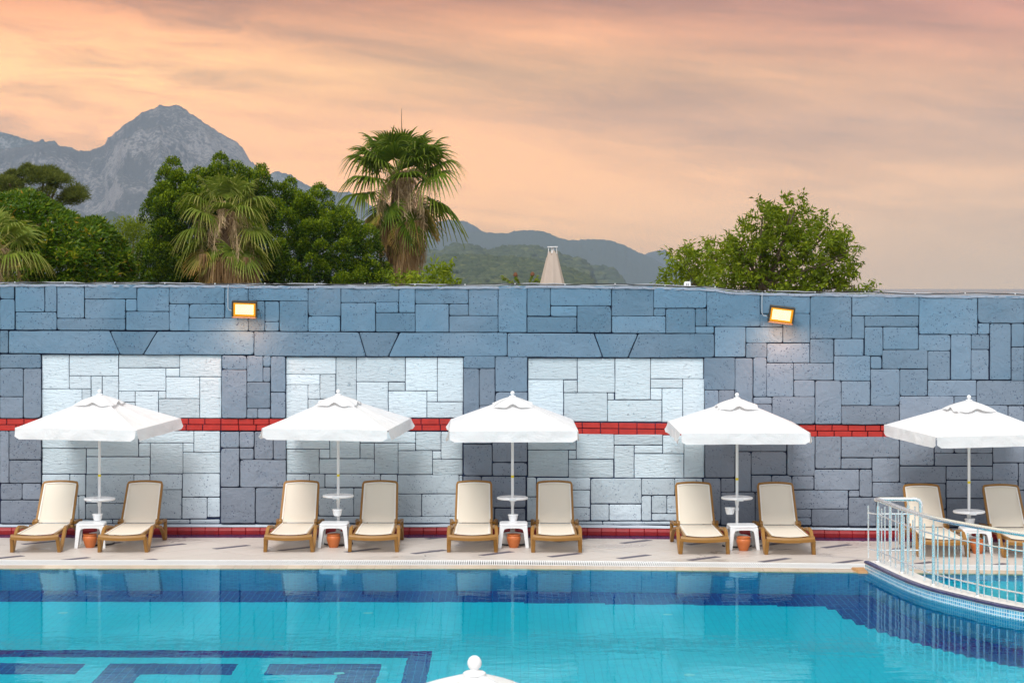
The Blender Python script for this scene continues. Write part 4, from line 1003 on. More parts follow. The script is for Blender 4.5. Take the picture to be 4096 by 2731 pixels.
# ------------------------------------------------------------------ railing on the dividing wall
rail = thing('railing', (CURVE[0][0], CURVE[0][1], 0.128), 'chrome railing with thin pickets on the curved dividing wall', 'railing')
ro = Vector((CURVE[0][0], CURVE[0][1], 0.128)); RL = curve_offset(0.14)
def loc(p, z): return (p[0] - ro.x, p[1] - ro.y, z - ro.z)
ZR = 0.955
i0 = 1
YB = RL[i0][1] + 0.02; XE = 5.46
top = [(XE, YB, .15), (XE, YB, .80), (XE, YB, .90), (XE - .02, YB, .935), (XE - .07, YB, ZR), (5.0, YB + .01, ZR), (RL[0][0] + .05, YB + .005, ZR), (RL[i0][0] - .01, YB - .03, ZR)] + [(p[0], p[1], ZR) for p in RL[i0 + 1:]]
MB().tube([(a - ro.x, b - ro.y, c_ - ro.z) for a, b, c_ in top], 0.029, 12).obj('handrail', M['chrome'], rail, smooth=True)
back = [(RL[i0][0], YB), (XE - .03, YB)]
for nm, zz in (('upper_bar', .760), ('lower_bar', .275)):
    pts = [(RL[i0][0] - .09 , YB + .14)] + RL[i0:]
    MB().tube([loc(p, zz) for p in pts], .0100, 7).obj(nm, M['chrome'], rail, smooth=True)
    MB().tube([loc(p, zz) for p in back], .0100, 7).obj(nm, M['chrome'], rail, smooth=True)
def post(p, ztop=ZR - .03):
    mb = MB(); x, y, _ = loc(p, 0)
    for dx_ in (-.0,): mb.tube([(x, y, 0.002), (x, y, ztop - ro.z - .05)], .021, 12)
    o = mb.obj('post', M['chrome'], rail, smooth=True)
    MB().tube([(x, y, ztop - ro.z - .06), (x, y, ztop - ro.z + .015)], .010, 8).obj('post_neck', M['chrome'], o, smooth=True)
    MB().lathe([(.045, 0), (.045, .008), (.03, .018), (.021, .02)], 16, (x, y, 0.0)).obj('post_foot', M['chrome'], o, smooth=True)
RA = np.array(RL)
def on_rail(px, z):       # point of the railing line seen in column px
    q = RA[:, 0] / RA[:, 1] * F + CX; return (float(np.interp(px, q[1:], RA[1:, 0])), float(np.interp(px, q[1:], RA[1:, 1])))
for pxx in (3512, 3608, 3734, 3911, 4130): post(on_rail(pxx, 0))
for xx in (5.05, 5.29): post((xx, YB))
Zq = lambda zx: 3396 + zx / 2.613
pk = [on_rail(Zq(zx), 0) for zx in (340, 375, 440, 487, 575, 617, 668, 790, 928, 990, 1047, 1105, 1171, 1242, 1412, 1493, 1570, 1655, 1740, 1825, 1915, 2010, 2100, 2200, 2300)]
pk += [(RL[i0][0] - .085, YB + .135), (4.98, YB), (5.16, YB), (5.38, YB)]
for p in pk:
    MB().tube([loc(p, .15), loc(p, .86)], .0100, 7).obj('picket', M['chrome'], rail, smooth=True)

# ------------------------------------------------------------------ closed beige parasol and a small white socket box behind / on the wall
YP = 36.0; c0 = at(2210, 1138, YP)
fp = thing('folded_parasol', (c0.x, YP, 0), 'folded beige parasol with a white metal head standing behind the wall', 'parasol')
MB().tube([(0, 0, 0), (0, 0, 4.3)], .03, 10).obj('pole', M['white_metal'], fp, smooth=True)
zt = at(2210, 985, YP).z; mb = MB(); rings = []
for j in range(25):
    t = j / 24; z = (zt - .115) - 2.0 * t; r0 = .080 + .215 * min(2.0 * t, .75); ring = []
    for i in range(48):
        a = 2 * math.pi * i / 48; r = r0 * (1 + (.20 * min(1, .25 + t)) * math.cos(8 * a + 1.1 * t) + .08 * math.cos(3 * a + 2))
        ring.append((r * math.cos(a) + .012 * t, r * math.sin(a), z + (.05 * math.cos(5 * a) if j == 0 else 0)))
    rings.append(ring)
mb.rings(rings).obj('cloth', M['beige_cloth'], fp, smooth=True)
mb = MB().box((0, 0, zt - .012), (.175, .14, .016))
for sx in (-1, 1):
    for sy in (-1, 1): mb.sweep([(sx * .066, sy * .05, zt - .016), (sx * .072, sy * .055, zt - .13)], .010, .010)
mb.box((0, 0, zt - .07), (.05, .05, .10)); mb.obj('head_frame', M['white_metal'], fp, bevel=.002, seg=1)
p = at(2749, 1146, on_line(2749, YW + .10))
sb = thing('socket_box', p, 'small white plastic socket box standing on the wall top', 'socket')
mb = MB().hexa([(-.052, -.03, 0), (.052, -.03, 0), (.052, .03, 0), (-.052, .03, 0)], [(-.046, -.022, .075), (.050, -.022, .078), (.050, .022, .078), (-.046, .022, .075)])
mb.obj('case', M['white_plastic'], sb, bevel=.008)
for dx_ in (-.012, .012): MB().box((dx_, -.031, .03), (.008, .006, .03)).obj('slot', M['grey_rubber'], sb)
# ------------------------------------------------------------------ foliage tools
def unit(v): return v / np.maximum(np.linalg.norm(v, axis=1, keepdims=True), 1e-9)
def leaf_cloud(P, D, length, width, fold=0.25, jitter=0.5, droop=0.0):
    """pointed folded leaves starting at P and running along D (both n x 3)"""
    n = len(P); D = unit(D + NR.normal(0, jitter, (n, 3)) - np.array([0, 0, droop]))
    S = unit(np.cross(D, NR.normal(0, 1, (n, 3)))); N = np.cross(S, D)
    L = length * NR.uniform(.65, 1.25, (n, 1)); W_ = width * NR.uniform(.7, 1.25, (n, 1))
    mid = P + D * L * .45; tip = P + D * L - N * L * .10
    a = mid + S * W_ * .5 + N * W_ * fold; b = mid - S * W_ * .5 + N * W_ * fold
    V = np.stack([P, a, tip, b], 1).reshape(-1, 3); o = np.arange(n)[:, None] * 4
    Fc = np.concatenate([o + np.array([[0, 1, 2]]), o + np.array([[0, 2, 3]])], 1).reshape(-1, 3)
    return V, Fc
def merge(parts):
    V = []; Fc = []; T_ = []; o = 0
    for v, f, t in parts:
        V.append(v); Fc.append(f + o); T_.append(t); o += len(v)
    return np.concatenate(V), np.concatenate(Fc), np.concatenate(T_)
def crown_obj(parts, m, parent, name='crown'):
    V, Fc, T_ = merge(parts); o = link(name, arr_mesh(name, V, Fc, m, T_), parent); return o
def sphere_dirs(n):
    v = NR.normal(0, 1, (n, 3)); return unit(v)
def limb_tree(parent, m, trunk, targets, r0, name='limb', base=None):
    """limbs as separate tapered bent tubes from the trunk to crown points"""
    for t in targets:
        a = Vector(base if base is not None else trunk); b = Vector(t); mid = (a + b) / 2 + Vector((R.uniform(-.15, .15), R.uniform(-.15, .15), R.uniform(-.25, .05))) * (b - a).length * .5
        pts = [a.lerp(mid, k / 3).lerp(mid.lerp(b, k / 3), k / 3) for k in range(4)] + [b]
        MB().tube(pts, [r0, r0 * .8, r0 * .58, r0 * .36, r0 * .15], 6).obj(name, m, parent, smooth=True)

def lump_tree(name, label, Y, lumps, per, leaf, m, trunk_px, trunk_r, group, jit=.55, inner=.25, tone_top=.35, zs=1.15):
    """crown made of many small leafy lumps; lumps = (px, py, radius_m, depth offset)"""
    X0 = (trunk_px - CX) * Y / F
    u = thing(name, (X0, Y, -.06), label, 'tree', group)
    parts = []
    tops = []
    for px, py, r, dy_ in lumps:
        q = at(px, py, Y + dy_); c_ = np.array([q.x - X0, q.y - Y, q.z + .06]); n = int(per * r * r)
        d_ = sphere_dirs(n); d_[:, 2] = np.where(d_[:, 2] < -.5, -d_[:, 2], d_[:, 2])
        rad = r * (NR.uniform(inner, 1.0, (n, 1)) ** .45) * np.array([[1, 1, zs]])
        P = c_ + d_ * rad
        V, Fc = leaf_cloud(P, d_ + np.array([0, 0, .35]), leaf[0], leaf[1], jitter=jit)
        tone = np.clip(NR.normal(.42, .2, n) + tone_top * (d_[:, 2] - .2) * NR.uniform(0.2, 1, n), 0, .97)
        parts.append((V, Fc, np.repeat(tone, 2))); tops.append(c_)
    crown_obj(parts, m, u)
    zt = min(t[2] for t in tops) + .3
    MB().tube([(0, 0, 0), (.05, 0, zt * .5), (0, .05, max(zt, 1.0))], [trunk_r, trunk_r * .8, trunk_r * .6], 9).obj('trunk', M['bark'], u, smooth=True)
    sel = sorted(range(len(tops)), key=lambda i: R.random())[:7]
    limb_tree(u, M['bark'], (0, .05, max(zt, 1.0) * .92), [tuple(tops[i]) for i in sel], trunk_r * .5)
    return u

# glossy-leaved tree at the left: whorls of long leaves
def whorl_tree():
    Y = 52.0; X0 = (170 - CX) * Y / F
    u = thing('glossy_tree', (X0, Y, -.06), 'glossy green tree with whorled leaves and yellow new tips at the left', 'tree')
    prof = [(-260, 1000), (-160, 900), (-60, 800), (30, 780), (120, 770), (200, 815), (260, 850), (330, 890), (400, 880), (440, 920), (490, 970), (525, 1060), (530, 1140)]
    parts = []
    n = 4600; pts = []
    while len(pts) < n:
        px = R.uniform(-260, 535); topy = np.interp(px, [p[0] for p in prof], [p[1] for p in prof]); py = R.uniform(topy, 1320)
        if R.random() < .25: py = topy + abs(R.gauss(0, 14))
        edge = min(1, (py - topy) / 190.0); bulge = math.sqrt(max(0, 1 - (1 - edge) ** 2)) * 1.9 * min(1, max(.15, (535 - px) / 240))
        lump = .35 * noise.noise(Vector((px * .012, py * .014, 2.0)))
        dep = -bulge * (1 if R.random() < .8 else R.uniform(-.8, .9)) + lump
        q = at(px, py, Y + dep); pts.append((q.x - X0, q.y - Y, q.z + .06))
    C = np.array(pts); k = 8
    out = unit(C - np.array([0, .6, 3.9])); ax = unit(out + np.array([0, -.25, .75]) + NR.normal(0, .3, C.shape))
    s_ = unit(np.cross(ax, NR.normal(0, 1, C.shape))); t_ = np.cross(ax, s_)
    fresh = NR.random(len(C))
    for j in range(k):
        a = 2 * math.pi * j / k + NR.uniform(-.3, .3, (len(C), 1))
        D = (np.cos(a) * s_ + np.sin(a) * t_) + ax * NR.uniform(.15, .75, (len(C), 1))
        V, Fc = leaf_cloud(C, D, .18, .062, jitter=.15)
        tone = np.clip(NR.normal(.42, .18, len(C)) + np.where(fresh > .90, .28, 0), 0, 1)
        parts.append((V, Fc, np.repeat(tone, 2)))
    crown_obj(parts, M['leaf_gloss'], u)
    MB().tube([(0, .4, 0), (.05, .4, 1.6), (0, .4, 3.3)], [.20, .16, .12], 9).obj('trunk', M['bark'], u, smooth=True)
    limb_tree(u, M['bark'], (0, .4, 3.0), [(-1.5, .3, 4.6), (1.2, .2, 4.5), (.2, .5, 5.4), (-.6, 0, 5.0), (.8, .6, 4.0)], .08)
whorl_tree()

# big dark trees between the palms: upright lumps along a traced outline
def outline_lumps(prof, Y, step, r, seed, bottom=1190, depth=1.6):
    rr = random.Random(seed); L = []; xs = [p[0] for p in prof]; ys = [p[1] for p in prof]
    x = xs[0]
    while x < xs[-1]:
        ty = np.interp(x, xs, ys); y = ty + r * F / Y * .8
        while y < bottom:
            e = min(1.0, (y - ty) / 260.0)
            L.append((x + rr.uniform(-.5, .5) * step, y + rr.uniform(-.4, .4) * step, r * rr.uniform(.7, 1.2), -depth * math.sqrt(1 - (1 - e) ** 2) + rr.uniform(-.5, .5)))
            y += step * rr.uniform(.8, 1.05)
        x += step * rr.uniform(.75, 1.0)
    return L
prof1 = [(560, 1060), (590, 960), (610, 860), (640, 740), (665, 695), (700, 700), (730, 715), (760, 720), (800, 700), (850, 690), (880, 672), (910, 690)]
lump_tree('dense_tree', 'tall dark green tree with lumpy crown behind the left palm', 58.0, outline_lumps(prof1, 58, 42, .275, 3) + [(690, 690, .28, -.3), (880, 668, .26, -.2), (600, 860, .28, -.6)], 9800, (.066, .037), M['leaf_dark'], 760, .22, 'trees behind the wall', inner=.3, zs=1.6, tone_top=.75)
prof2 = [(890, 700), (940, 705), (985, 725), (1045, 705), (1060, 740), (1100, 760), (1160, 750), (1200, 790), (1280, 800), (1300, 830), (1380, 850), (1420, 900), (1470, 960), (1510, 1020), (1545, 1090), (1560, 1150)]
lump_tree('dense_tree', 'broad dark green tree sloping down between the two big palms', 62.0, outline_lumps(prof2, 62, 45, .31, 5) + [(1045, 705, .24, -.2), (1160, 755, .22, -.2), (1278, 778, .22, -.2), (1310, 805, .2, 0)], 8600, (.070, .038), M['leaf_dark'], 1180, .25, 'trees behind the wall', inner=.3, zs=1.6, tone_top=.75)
# pale feathery tree in the gap
pf_l = [(470 + R.uniform(0, 120), 905 + abs(R.gauss(0, 70)), R.uniform(.25, .5), R.uniform(-.5, .5)) for _ in range(60)]
lump_tree('feathery_tree', 'pale green feathery tree in the gap beside the glossy tree', 80.0, pf_l, 380, (.12, .035), M['leaf_light'], 535, .14, 'trees behind the wall', inner=.1)
# pine
def pine():
    Y = 78.0; X0 = (120 - CX) * Y / F
    u = thing('pine_tree', (X0, Y, -.06), 'dark pine with rounded needle clumps rising behind the glossy tree', 'tree', 'trees behind the wall')
    cl = []
    env = [(-120, 720), (-40, 740), (0, 715), (40, 690), (70, 675), (110, 662), (150, 665), (200, 675), (240, 700), (270, 720), (300, 740), (325, 765), (335, 790)]
    for _ in range(170):
        px = R.uniform(-120, 335); ty = np.interp(px, [e_[0] for e_ in env], [e_[1] for e_ in env]); py = ty + 12 + abs(R.gauss(0, 55))
        if py > 865: continue
        if noise.noise(Vector((px * .017, py * .03, 9))) < -.05: continue
        cl.append((px, py, R.uniform(.22, .42), R.uniform(-1.3, 1.3)))
    parts = []
    for px, py, r, dy_ in cl:
        q = at(px, py, Y + dy_); c_ = np.array([q.x - X0, q.y - Y, q.z + .06]); n = 420
        d_ = sphere_dirs(n); d_[:, 2] = np.abs(d_[:, 2]) * 1.2 - .35
        P = c_ + d_ * r * NR.uniform(.3, 1, (n, 1)) * np.array([[1.25, 1.25, .75]])
        V, Fc = leaf_cloud(P, d_ + np.array([0, 0, .4]), .15, .022, jitter=.5)
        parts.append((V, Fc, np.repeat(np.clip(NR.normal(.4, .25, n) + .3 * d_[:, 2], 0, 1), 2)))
    crown_obj(parts, M['leaf_pine'], u)
    MB().tube([(0, .3, 0), (.1, .3, 3.5), (-.1, .2, 6.2), (.2, 0, 7.4)], [.25, .2, .15, .07], 9).obj('trunk', M['bark'], u, smooth=True)
    tg = []
    for k in range(12):
        px, py, r, dy_ = cl[k * (len(cl) // 12)]; q = at(px, py, Y + dy_); tg.append((q.x - X0, q.y - Y, q.z))
    limb_tree(u, M['bark'], (0, .25, 5.6), tg, .09)
pine()

# open tree on the right with visible limbs
def open_tree(name, label, Y, base_px, sprays, leaf, m, seed, trunk_top=(3060, 1080), r=.13, dens=1.0):
    rr = random.Random(seed); X0 = (base_px - CX) * Y / F
    u = thing(name, (X0, Y, -.06), label, 'tree', 'trees behind the wall'); parts = []; ends = []
    for px, py, rad in sprays:
        rad *= .76
        for _ in range(int(30 * dens * (rad / 60.0) ** 2) + 3):
            a = rr.uniform(0, 6.28); k = math.sqrt(rr.random()); x, y = px + math.cos(a) * rad * k, py + math.sin(a) * rad * k * .8
            dep = rr.uniform(-1.5, 1.5) * math.sqrt(max(.05, 1 - k * k)); q = at(x, y, Y + dep); c_ = Vector((q.x - X0, q.y - Y, q.z + .06))
            dirv = Vector((x - px, rr.uniform(-30, 30), -(y - py) - rr.uniform(-10, 20))).normalized()
            n = 26; tt = NR.uniform(0, 1, (n, 1)); P = np.array(c_) + np.array(dirv) * tt * .34 + NR.normal(0, .05, (n, 3))
            D = np.array(dirv) * .5 + NR.normal(0, .75, (n, 3)) + np.array([0, 0, -.15])
            V, Fc = leaf_cloud(P, D, leaf[0], leaf[1], jitter=.25)
            parts.append((V, Fc, np.repeat(np.clip(NR.normal(.45, .2, n) + .12 * rr.uniform(-1, 1), 0, 1), 2)))
        q = at(px, py, Y + rr.uniform(-.6, .6)); ends.append((q.x - X0, q.y - Y, q.z))
    crown_obj(parts, m, u)
    tt = at(trunk_top[0], trunk_top[1], Y); T0 = Vector((tt.x - X0, 0, tt.z))
    MB().tube([(0, 0, 0), (T0.x * .4, 0, T0.z * .5), T0], [r * 1.2, r, r * .7], 9).obj('trunk', M['bark'], u, smooth=True)
    limb_tree(u, M['bark'], T0, ends, r * .36, base=(T0.x, 0, T0.z * .97))
sp = [(2930, 1000, 70), (2860, 990, 55), (2900, 945, 50), (3010, 930, 75), (3080, 880, 70), (3050, 820, 48), (3160, 815, 50), (3190, 870, 70), (3280, 900, 70), (3320, 880, 45), (3250, 960, 90), (3130, 960, 90), (3010, 1020, 80), (3110, 1050, 85), (3220, 1060, 85), (3330, 1040, 70), (3370, 985, 55), (3300, 1120, 70), (3180, 1130, 75), (3080, 1130, 60), (3420, 1100, 55), (3450, 1120, 35), (2960, 940, 40), (3395, 960, 30), (3180, 795, 30), (3060, 800, 28), (2890, 1090, 60), (2960, 1110, 60), (3010, 1150, 50)]
sp = [(a, b + 34, c_) for a, b, c_ in sp]
open_tree('leafy_tree', 'spreading light green tree standing behind the right half of the wall', 50.0, 3060, sp, (.15, .05), M['leaf_light'], 4, (3045, 1110), .13, .70)
sp = [(2730, 1015, 38), (2770, 1050, 40), (2720, 1060, 30), (2800, 1085, 45), (2660, 1130, 32), (2710, 1125, 36), (2770, 1120, 45), (2740, 1005, 22), (2850, 1130, 45)]
open_tree('young_tree', 'small light green tree left of the spreading tree, behind the wall', 47.0, 2790, sp, (.13, .045), M['leaf_light'], 8, (2790, 1130), .06, 1.0)
sp = [(1720, 1110, 30), (1760, 1090, 24), (1800, 1125, 26), (1690, 1130, 28), (1590, 1120, 26), (1830, 1135, 16)]
open_tree('young_tree', 'low bright green sapling behind the wall beside the big palm trunk', 44.0, 1720, sp, (.13, .05), M['leaf_light'], 9, (1720, 1150), .04, 1.1)
# pinnate plant with brown tips
def pinnate():
    Y = 38.0; X0 = (2100 - CX) * Y / F
    u = thing('fern_shrub', (X0, Y, -.06), 'small shrub with drooping feathered leaves and brown tips left of the folded parasol', 'shrub')
    for k, (ax, ay, bx, by) in enumerate(((2100, 1150, 2010, 1108), (2095, 1150, 2062, 1100), (2105, 1150, 2130, 1098), (2110, 1150, 2162, 1122), (2100, 1150, 2040, 1128), (2105, 1150, 2150, 1108))):
        a, b = at(ax, ay + 40, Y), at(bx, by, Y + R.uniform(-.2, .2)); a.x -= X0; b.x -= X0; a.y -= Y; b.y -= Y; a.z += .06; b.z += .06
        mid = (a + b) / 2 + Vector((0, 0, .12)); P = []; D = []
        stem = [a.lerp(mid, t).lerp(mid.lerp(b, t), t) for t in [i / 9 for i in range(10)]]
        for i in range(60):
            t = .35 + .65 * i / 60; p_ = a.lerp(mid, t).lerp(mid.lerp(b, t), t); s_ = 1 if i % 2 else -1
            P.append(p_); D.append((b - a).normalized() * .45 + Vector((0, s_ * .7, -.5 + s_ * .35)))
        V, Fc = leaf_cloud(np.array(P), np.array(D), .10, .028, jitter=.12)
        me = arr_mesh('frond', V, Fc, M['leaf_light'], np.repeat(NR.uniform(.1, .6, 60), 2)); fr = link('frond', me, u)
        MB().tube(stem, .007, 5).obj('stem', M['bark'], fr)
        if k in (1, 2): MB().lathe([(0, -.04), (.035, -.02), (.04, .01), (.02, .045), (0, .05)], 10, tuple(b)).obj('flower_head', plain('rust_brown', (.16, .06, .025), .8), u, smooth=True)
    MB().tube([(0, 0, 0), (0, 0, at(2100, 1185, Y).z)], [.04, .02], 7).obj('trunk', M['bark'], u, smooth=True)
pinnate()

# ------------------------------------------------------------------ fan palms
def fan_arrays(seed, Lp=.66, Rf=.95, nseg=30, spread=2.1, fold=.25, split=.52):
    """fan leaf in its own plane: vertices, faces, tones and how far along the blade each vertex lies"""
    rr = random.Random(seed); V = []; Fc = []; T_ = []; A = []
    for k in range(9):                                     # petiole as a flat tapered strip
        t = k / 8; x = Lp * t; z = -.10 * t * t * Lp; wd = .022 * (1 - .4 * t)
        V += [(x, -wd, z), (x, 0, z + .012), (x, wd, z)]; A += [0, 0, 0]
    for k in range(8):
        a = k * 3; Fc += [(a, a + 3, a + 4, a + 1), (a + 1, a + 4, a + 5, a + 2)]; T_ += [.8, .8]
    hz = -.10 * Lp
    for i in range(nseg):
        th = -spread + 2 * spread * (i + .5) / nseg; dth = spread / nseg
        R_ = Rf * (.80 + .20 * math.cos(th * .8)) * rr.uniform(.9, 1.08); b0 = len(V); rows = [.03, .3, split, .68, .82, .93, 1.0]; tw = rr.uniform(-.06, .06); dr = rr.uniform(.6, 1.5)
        for r in rows:
            d_ = R_ * r; half = (math.tan(dth) * d_ * 1.03) if r <= split else math.tan(dth) * R_ * split * (1 - (r - split) / (1 - split)) * .95 + .004
            z = hz + math.cos(th) * (-.05 * r) + fold * .35 * d_ * (abs(th) / spread) ** 1.5
            cx_, cy_ = Lp + d_ * math.cos(th), d_ * math.sin(th); nx_, ny_ = -math.sin(th + tw), math.cos(th + tw)
            V += [(cx_ - nx_ * half, cy_ - ny_ * half, z + .012), (cx_, cy_, z - .008), (cx_ + nx_ * half, cy_ + ny_ * half, z + .012)]
            A += [dr * R_ * max(0, r - .42) ** 1.7] * 3
        tn = rr.uniform(.05, .5)
        for k in range(len(rows) - 1):
            a = b0 + k * 3; Fc += [(a, a + 1, a + 4, a + 3), (a + 1, a + 2, a + 5, a + 4)]; t2 = tn + (.38 if k >= 4 else .1 if k == 3 else 0) + rr.uniform(-.05, .05); T_ += [t2, t2]
    return np.array(V), np.array(Fc), np.clip(T_, 0, 1), np.array(A)
FANS = [fan_arrays(20 + k, spread=sp_, fold=fo_) for k, (sp_, fo_) in enumerate(((2.15, .3), (2.2, .2), (2.0, .2), (1.75, .5), (1.4, .3)))]
def add_frond(parent, M4, sc, var, grav, m):
    V, Fc, T_, A = FANS[var]; m3 = np.array(M4.to_3x3()); o_ = np.array(M4.translation)
    W_ = V @ m3.T * sc + o_; W_[:, 2] -= A * grav * sc
    link('frond', arr_mesh('frond', W_, Fc, m, T_), parent)
def dead_mesh(name, seed, L=1.0, m=None):
    rr = random.Random(seed); V = []; Fc = []; T_ = []
    for i in range(26):                                     # dry blades hanging in a loose sheaf
        y0_ = rr.gauss(0, .10); ln = L * rr.uniform(.55, 1.05); wd = rr.uniform(.007, .018); x0_ = rr.uniform(.02, .14); b0 = len(V); tn = rr.uniform(.1, 1)
        for k in range(5):
            t = k / 4; x = x0_ + .10 * math.sin(t * 2.2) + rr.uniform(-.012, .012); y = y0_ * (1 + .5 * t) + rr.uniform(-.012, .012); z = -ln * t; w2 = wd * (1 - .75 * t)
            V += [(x, y - w2, z), (x + .006, y + w2, z)]
        for k in range(4): a = b0 + 2 * k; Fc.append((a, a + 1, a + 3, a + 2)); T_.append(tn)
    return arr_mesh(name, V, Fc, m or M['palm_dead'], T_)
def strand_mesh(name, seed, L=1.0):
    rr = random.Random(seed); V = []; Fc = []; T_ = []
    def pth(t): return Vector((L * (.95 * t), .0, L * (.42 * math.sin(t * 2.4) - .80 * t * t)))
    def strip(P, w_, tn):
        b0 = len(V)
        for k, p in enumerate(P): V.append((p.x, p.y - w_, p.z)); V.append((p.x, p.y + w_, p.z + w_ * .5))
        for k in range(len(P) - 1): a = b0 + 2 * k; Fc.append((a, a + 1, a + 3, a + 2)); T_.append(tn)
    strip([pth(t / 8) for t in range(9)], .011, .5)
    for i in range(80):
        p = pth(rr.uniform(.25, 1)); q = Vector((rr.gauss(0, .05), rr.gauss(0, .10), -abs(rr.gauss(.15, .09)))) * L; m_ = p + q * .5 + Vector((rr.gauss(0, .025), rr.gauss(0, .03), .02))
        strip([p, m_, p + q], rr.uniform(.003, .006), rr.uniform(.1, 1))
    return arr_mesh(name, V, Fc, M['palm_flower'], T_)
DEAD = [dead_mesh('dead_frond', 60 + k) for k in range(4)]
STR = [strand_mesh('flower_stalk', 80 + k) for k in range(3)]
def aim(azd, eld, roll=0.0):       # local +X along the direction, local Z as close to up as possible
    d_ = Vector((math.cos(math.radians(eld)) * math.sin(math.radians(azd)), -math.cos(math.radians(eld)) * math.cos(math.radians(azd)), math.sin(math.radians(eld))))
    y = Vector((0, 0, 1)).cross(d_); y = y.normalized() if y.length > 1e-4 else Vector((0, 1, 0)); z = d_.cross(y)
    return Matrix((d_, y, z)).transposed().to_4x4() @ Matrix.Rotation(roll, 4, 'X')
def palm(px, Y, heart_py, scale, trunk_r, label, seed, fronds, skirt, strands, spear=True, green='palm_green'):
    """azimuth 0 faces the pool, 90 points right; fronds = (azimuth, elevation, size, variant, metres below the heart);
    skirt = (count, top, bottom, radius) of the hanging dry blades; strands = (count, top, bottom)"""
    rr = random.Random(seed); X0 = (px - CX) * Y / F; zh = at(px, heart_py, Y).z + .06
    u = thing('fan_palm', (X0, Y, -.06), label, 'palm', 'fan palms behind the wall')
    mb = MB(); pts = [(0, 0, z) for z in np.linspace(0, zh, 26)]
    mb.tube([(.03 * math.sin(p[2]), 0, p[2]) for p in pts], [trunk_r * (1.0 + .10 * math.sin(p[2] * 13)) * (1.15 - .45 * p[2] / zh) for p in pts], 12).obj('trunk', M['palm_bark'], u, smooth=True)
    for k in range(46):                                    # old leaf bases round the trunk
        z = zh - rr.uniform(1.6, 4.2); a = rr.uniform(0, 6.28); r = trunk_r * (1.15 - .45 * z / zh); rot = Matrix.Rotation(a, 3, 'Z') @ Matrix.Rotation(-.55, 3, 'Y')
        MB().box((math.cos(a) * (r + .02), math.sin(a) * (r + .02), z), (.035, .12, .26), rot, .5).obj('leaf_base', M['palm_bark'], u)
    for azd, eld, sz, var, dz in fronds:
        o0 = Vector((0, 0, zh - dz)) + Vector((math.sin(math.radians(azd)), -math.cos(math.radians(azd)), 0)) * trunk_r * .6
        add_frond(u, Matrix.Translation(o0) @ aim(azd, eld, rr.uniform(-.4, .4)), scale * sz, 4 if var == 'y' else var, ((1.0, 1.35, 1.6, .8)[var] if var != 'y' else 1.0) * (1.0 if eld > -30 else .45), M['palm_yellow'] if var == 'y' else M[green])
    nd, t0, t1, sr = skirt
    for k in range(nd):
        a = rr.uniform(0, 360) if k > nd * .5 else rr.uniform(-100, 100); t = rr.random(); z = zh - t0 - (t1 - t0) * t; r = sr * (1.0 - .45 * t) * rr.uniform(.45, 1.0)
        o0 = Vector((math.sin(math.radians(a)) * r, -math.cos(math.radians(a)) * r, z))
        link('dead_frond', DEAD[rr.randrange(4)], u, mw=Matrix.Translation(o0) @ Matrix.Rotation(math.radians(a - 90), 4, 'Z') @ Matrix.Rotation(rr.uniform(-.05, .30), 4, 'Y') @ Matrix.Scale(rr.uniform(.7, 1.1), 4))
    ns, s0, s1 = strands
    for k in range(ns):
        a = rr.uniform(20, 120) * (1 if k % 2 else -1) if k % 5 else rr.uniform(-30, 30)
        link('flower_stalk', STR[rr.randrange(3)], u, mw=Matrix.Translation((0, 0, zh - rr.uniform(s0, s1))) @ Matrix.Rotation(math.radians(a - 90), 4, 'Z') @ Matrix.Rotation(rr.uniform(-.15, .65), 4, 'Y') @ Matrix.Scale(scale * rr.uniform(.6, 1.2), 4))
    if spear: MB().tube([(0, 0, zh - .1), (.01, 0, zh + scale * .8), (.0, 0, zh + scale * 1.62)], [.03, .022, .006], 6).obj('spear_leaf', M['palm_bark'], u, smooth=True)
    return u
rr_ = random.Random(5)
def ring_fronds(n, el, sz, var, dz=0.0, jitter=8, a0=0):
    return [(a0 + 360 * k / n + rr_.uniform(-12, 12), el + rr_.uniform(-jitter, jitter), sz * rr_.uniform(.9, 1.1), var, dz + rr_.uniform(-.08, .08)) for k in range(n)]
big = [(-70, 58, .95, 0, 0), (-35, 66, .9, 3, 0), (8, 70, .9, 3, 0), (42, 60, .92, 0, 0), (74, 52, .95, 0, .05), (140, 62, .9, 0, 0), (200, 68, .85, 3, 0), (235, 55, .9, 0, 0), (-88, 32, 1.0, 1, .1), (92, 28, 1.0, 1, .15), (-45, 34, .85, 0, .2), (30, 38, .8, 0, .2), (62, 18, .95, 1, .35), (-62, 14, .95, 1, .35), (160, 25, .9, 1, .2), (-15, 50, .85, 0, .1), (55, 44, .95, 0, .1), (-60, 42, .95, 0, .1), (110, 46, .95, 0, .1), (250, 42, .95, 0, .1), (15, 20, .8, 0, .35)]
big += [(78, -14, 1.0, 1, .75), (-80, -2, 1.05, 1, .55), (-36, -55, .80, 0, .50), (32, -64, .85, 0, .85), (-4, -72, .72, 0, 1.0), (60, -58, .8, 2, .75), (82, -50, .8, 'y', .7), (-66, -46, .95, 'y', .65), (-60, -66, .8, 'y', .9), (-80, -62, .75, 1, .8), (150, -40, .9, 1, .6), (205, -40, .9, 1, .6), (-12, -74, .75, 'y', 1.15), (22, -76, .7, 'y', 1.15), (70, -70, .75, 'y', .95)]
palm(1606, 65.0, 688, 1.20, .42, 'tall fan palm with dead frond skirt rising centre left above the wall', 3, big, (84, 1.45, 2.40, .80), (40, .0, 1.0))
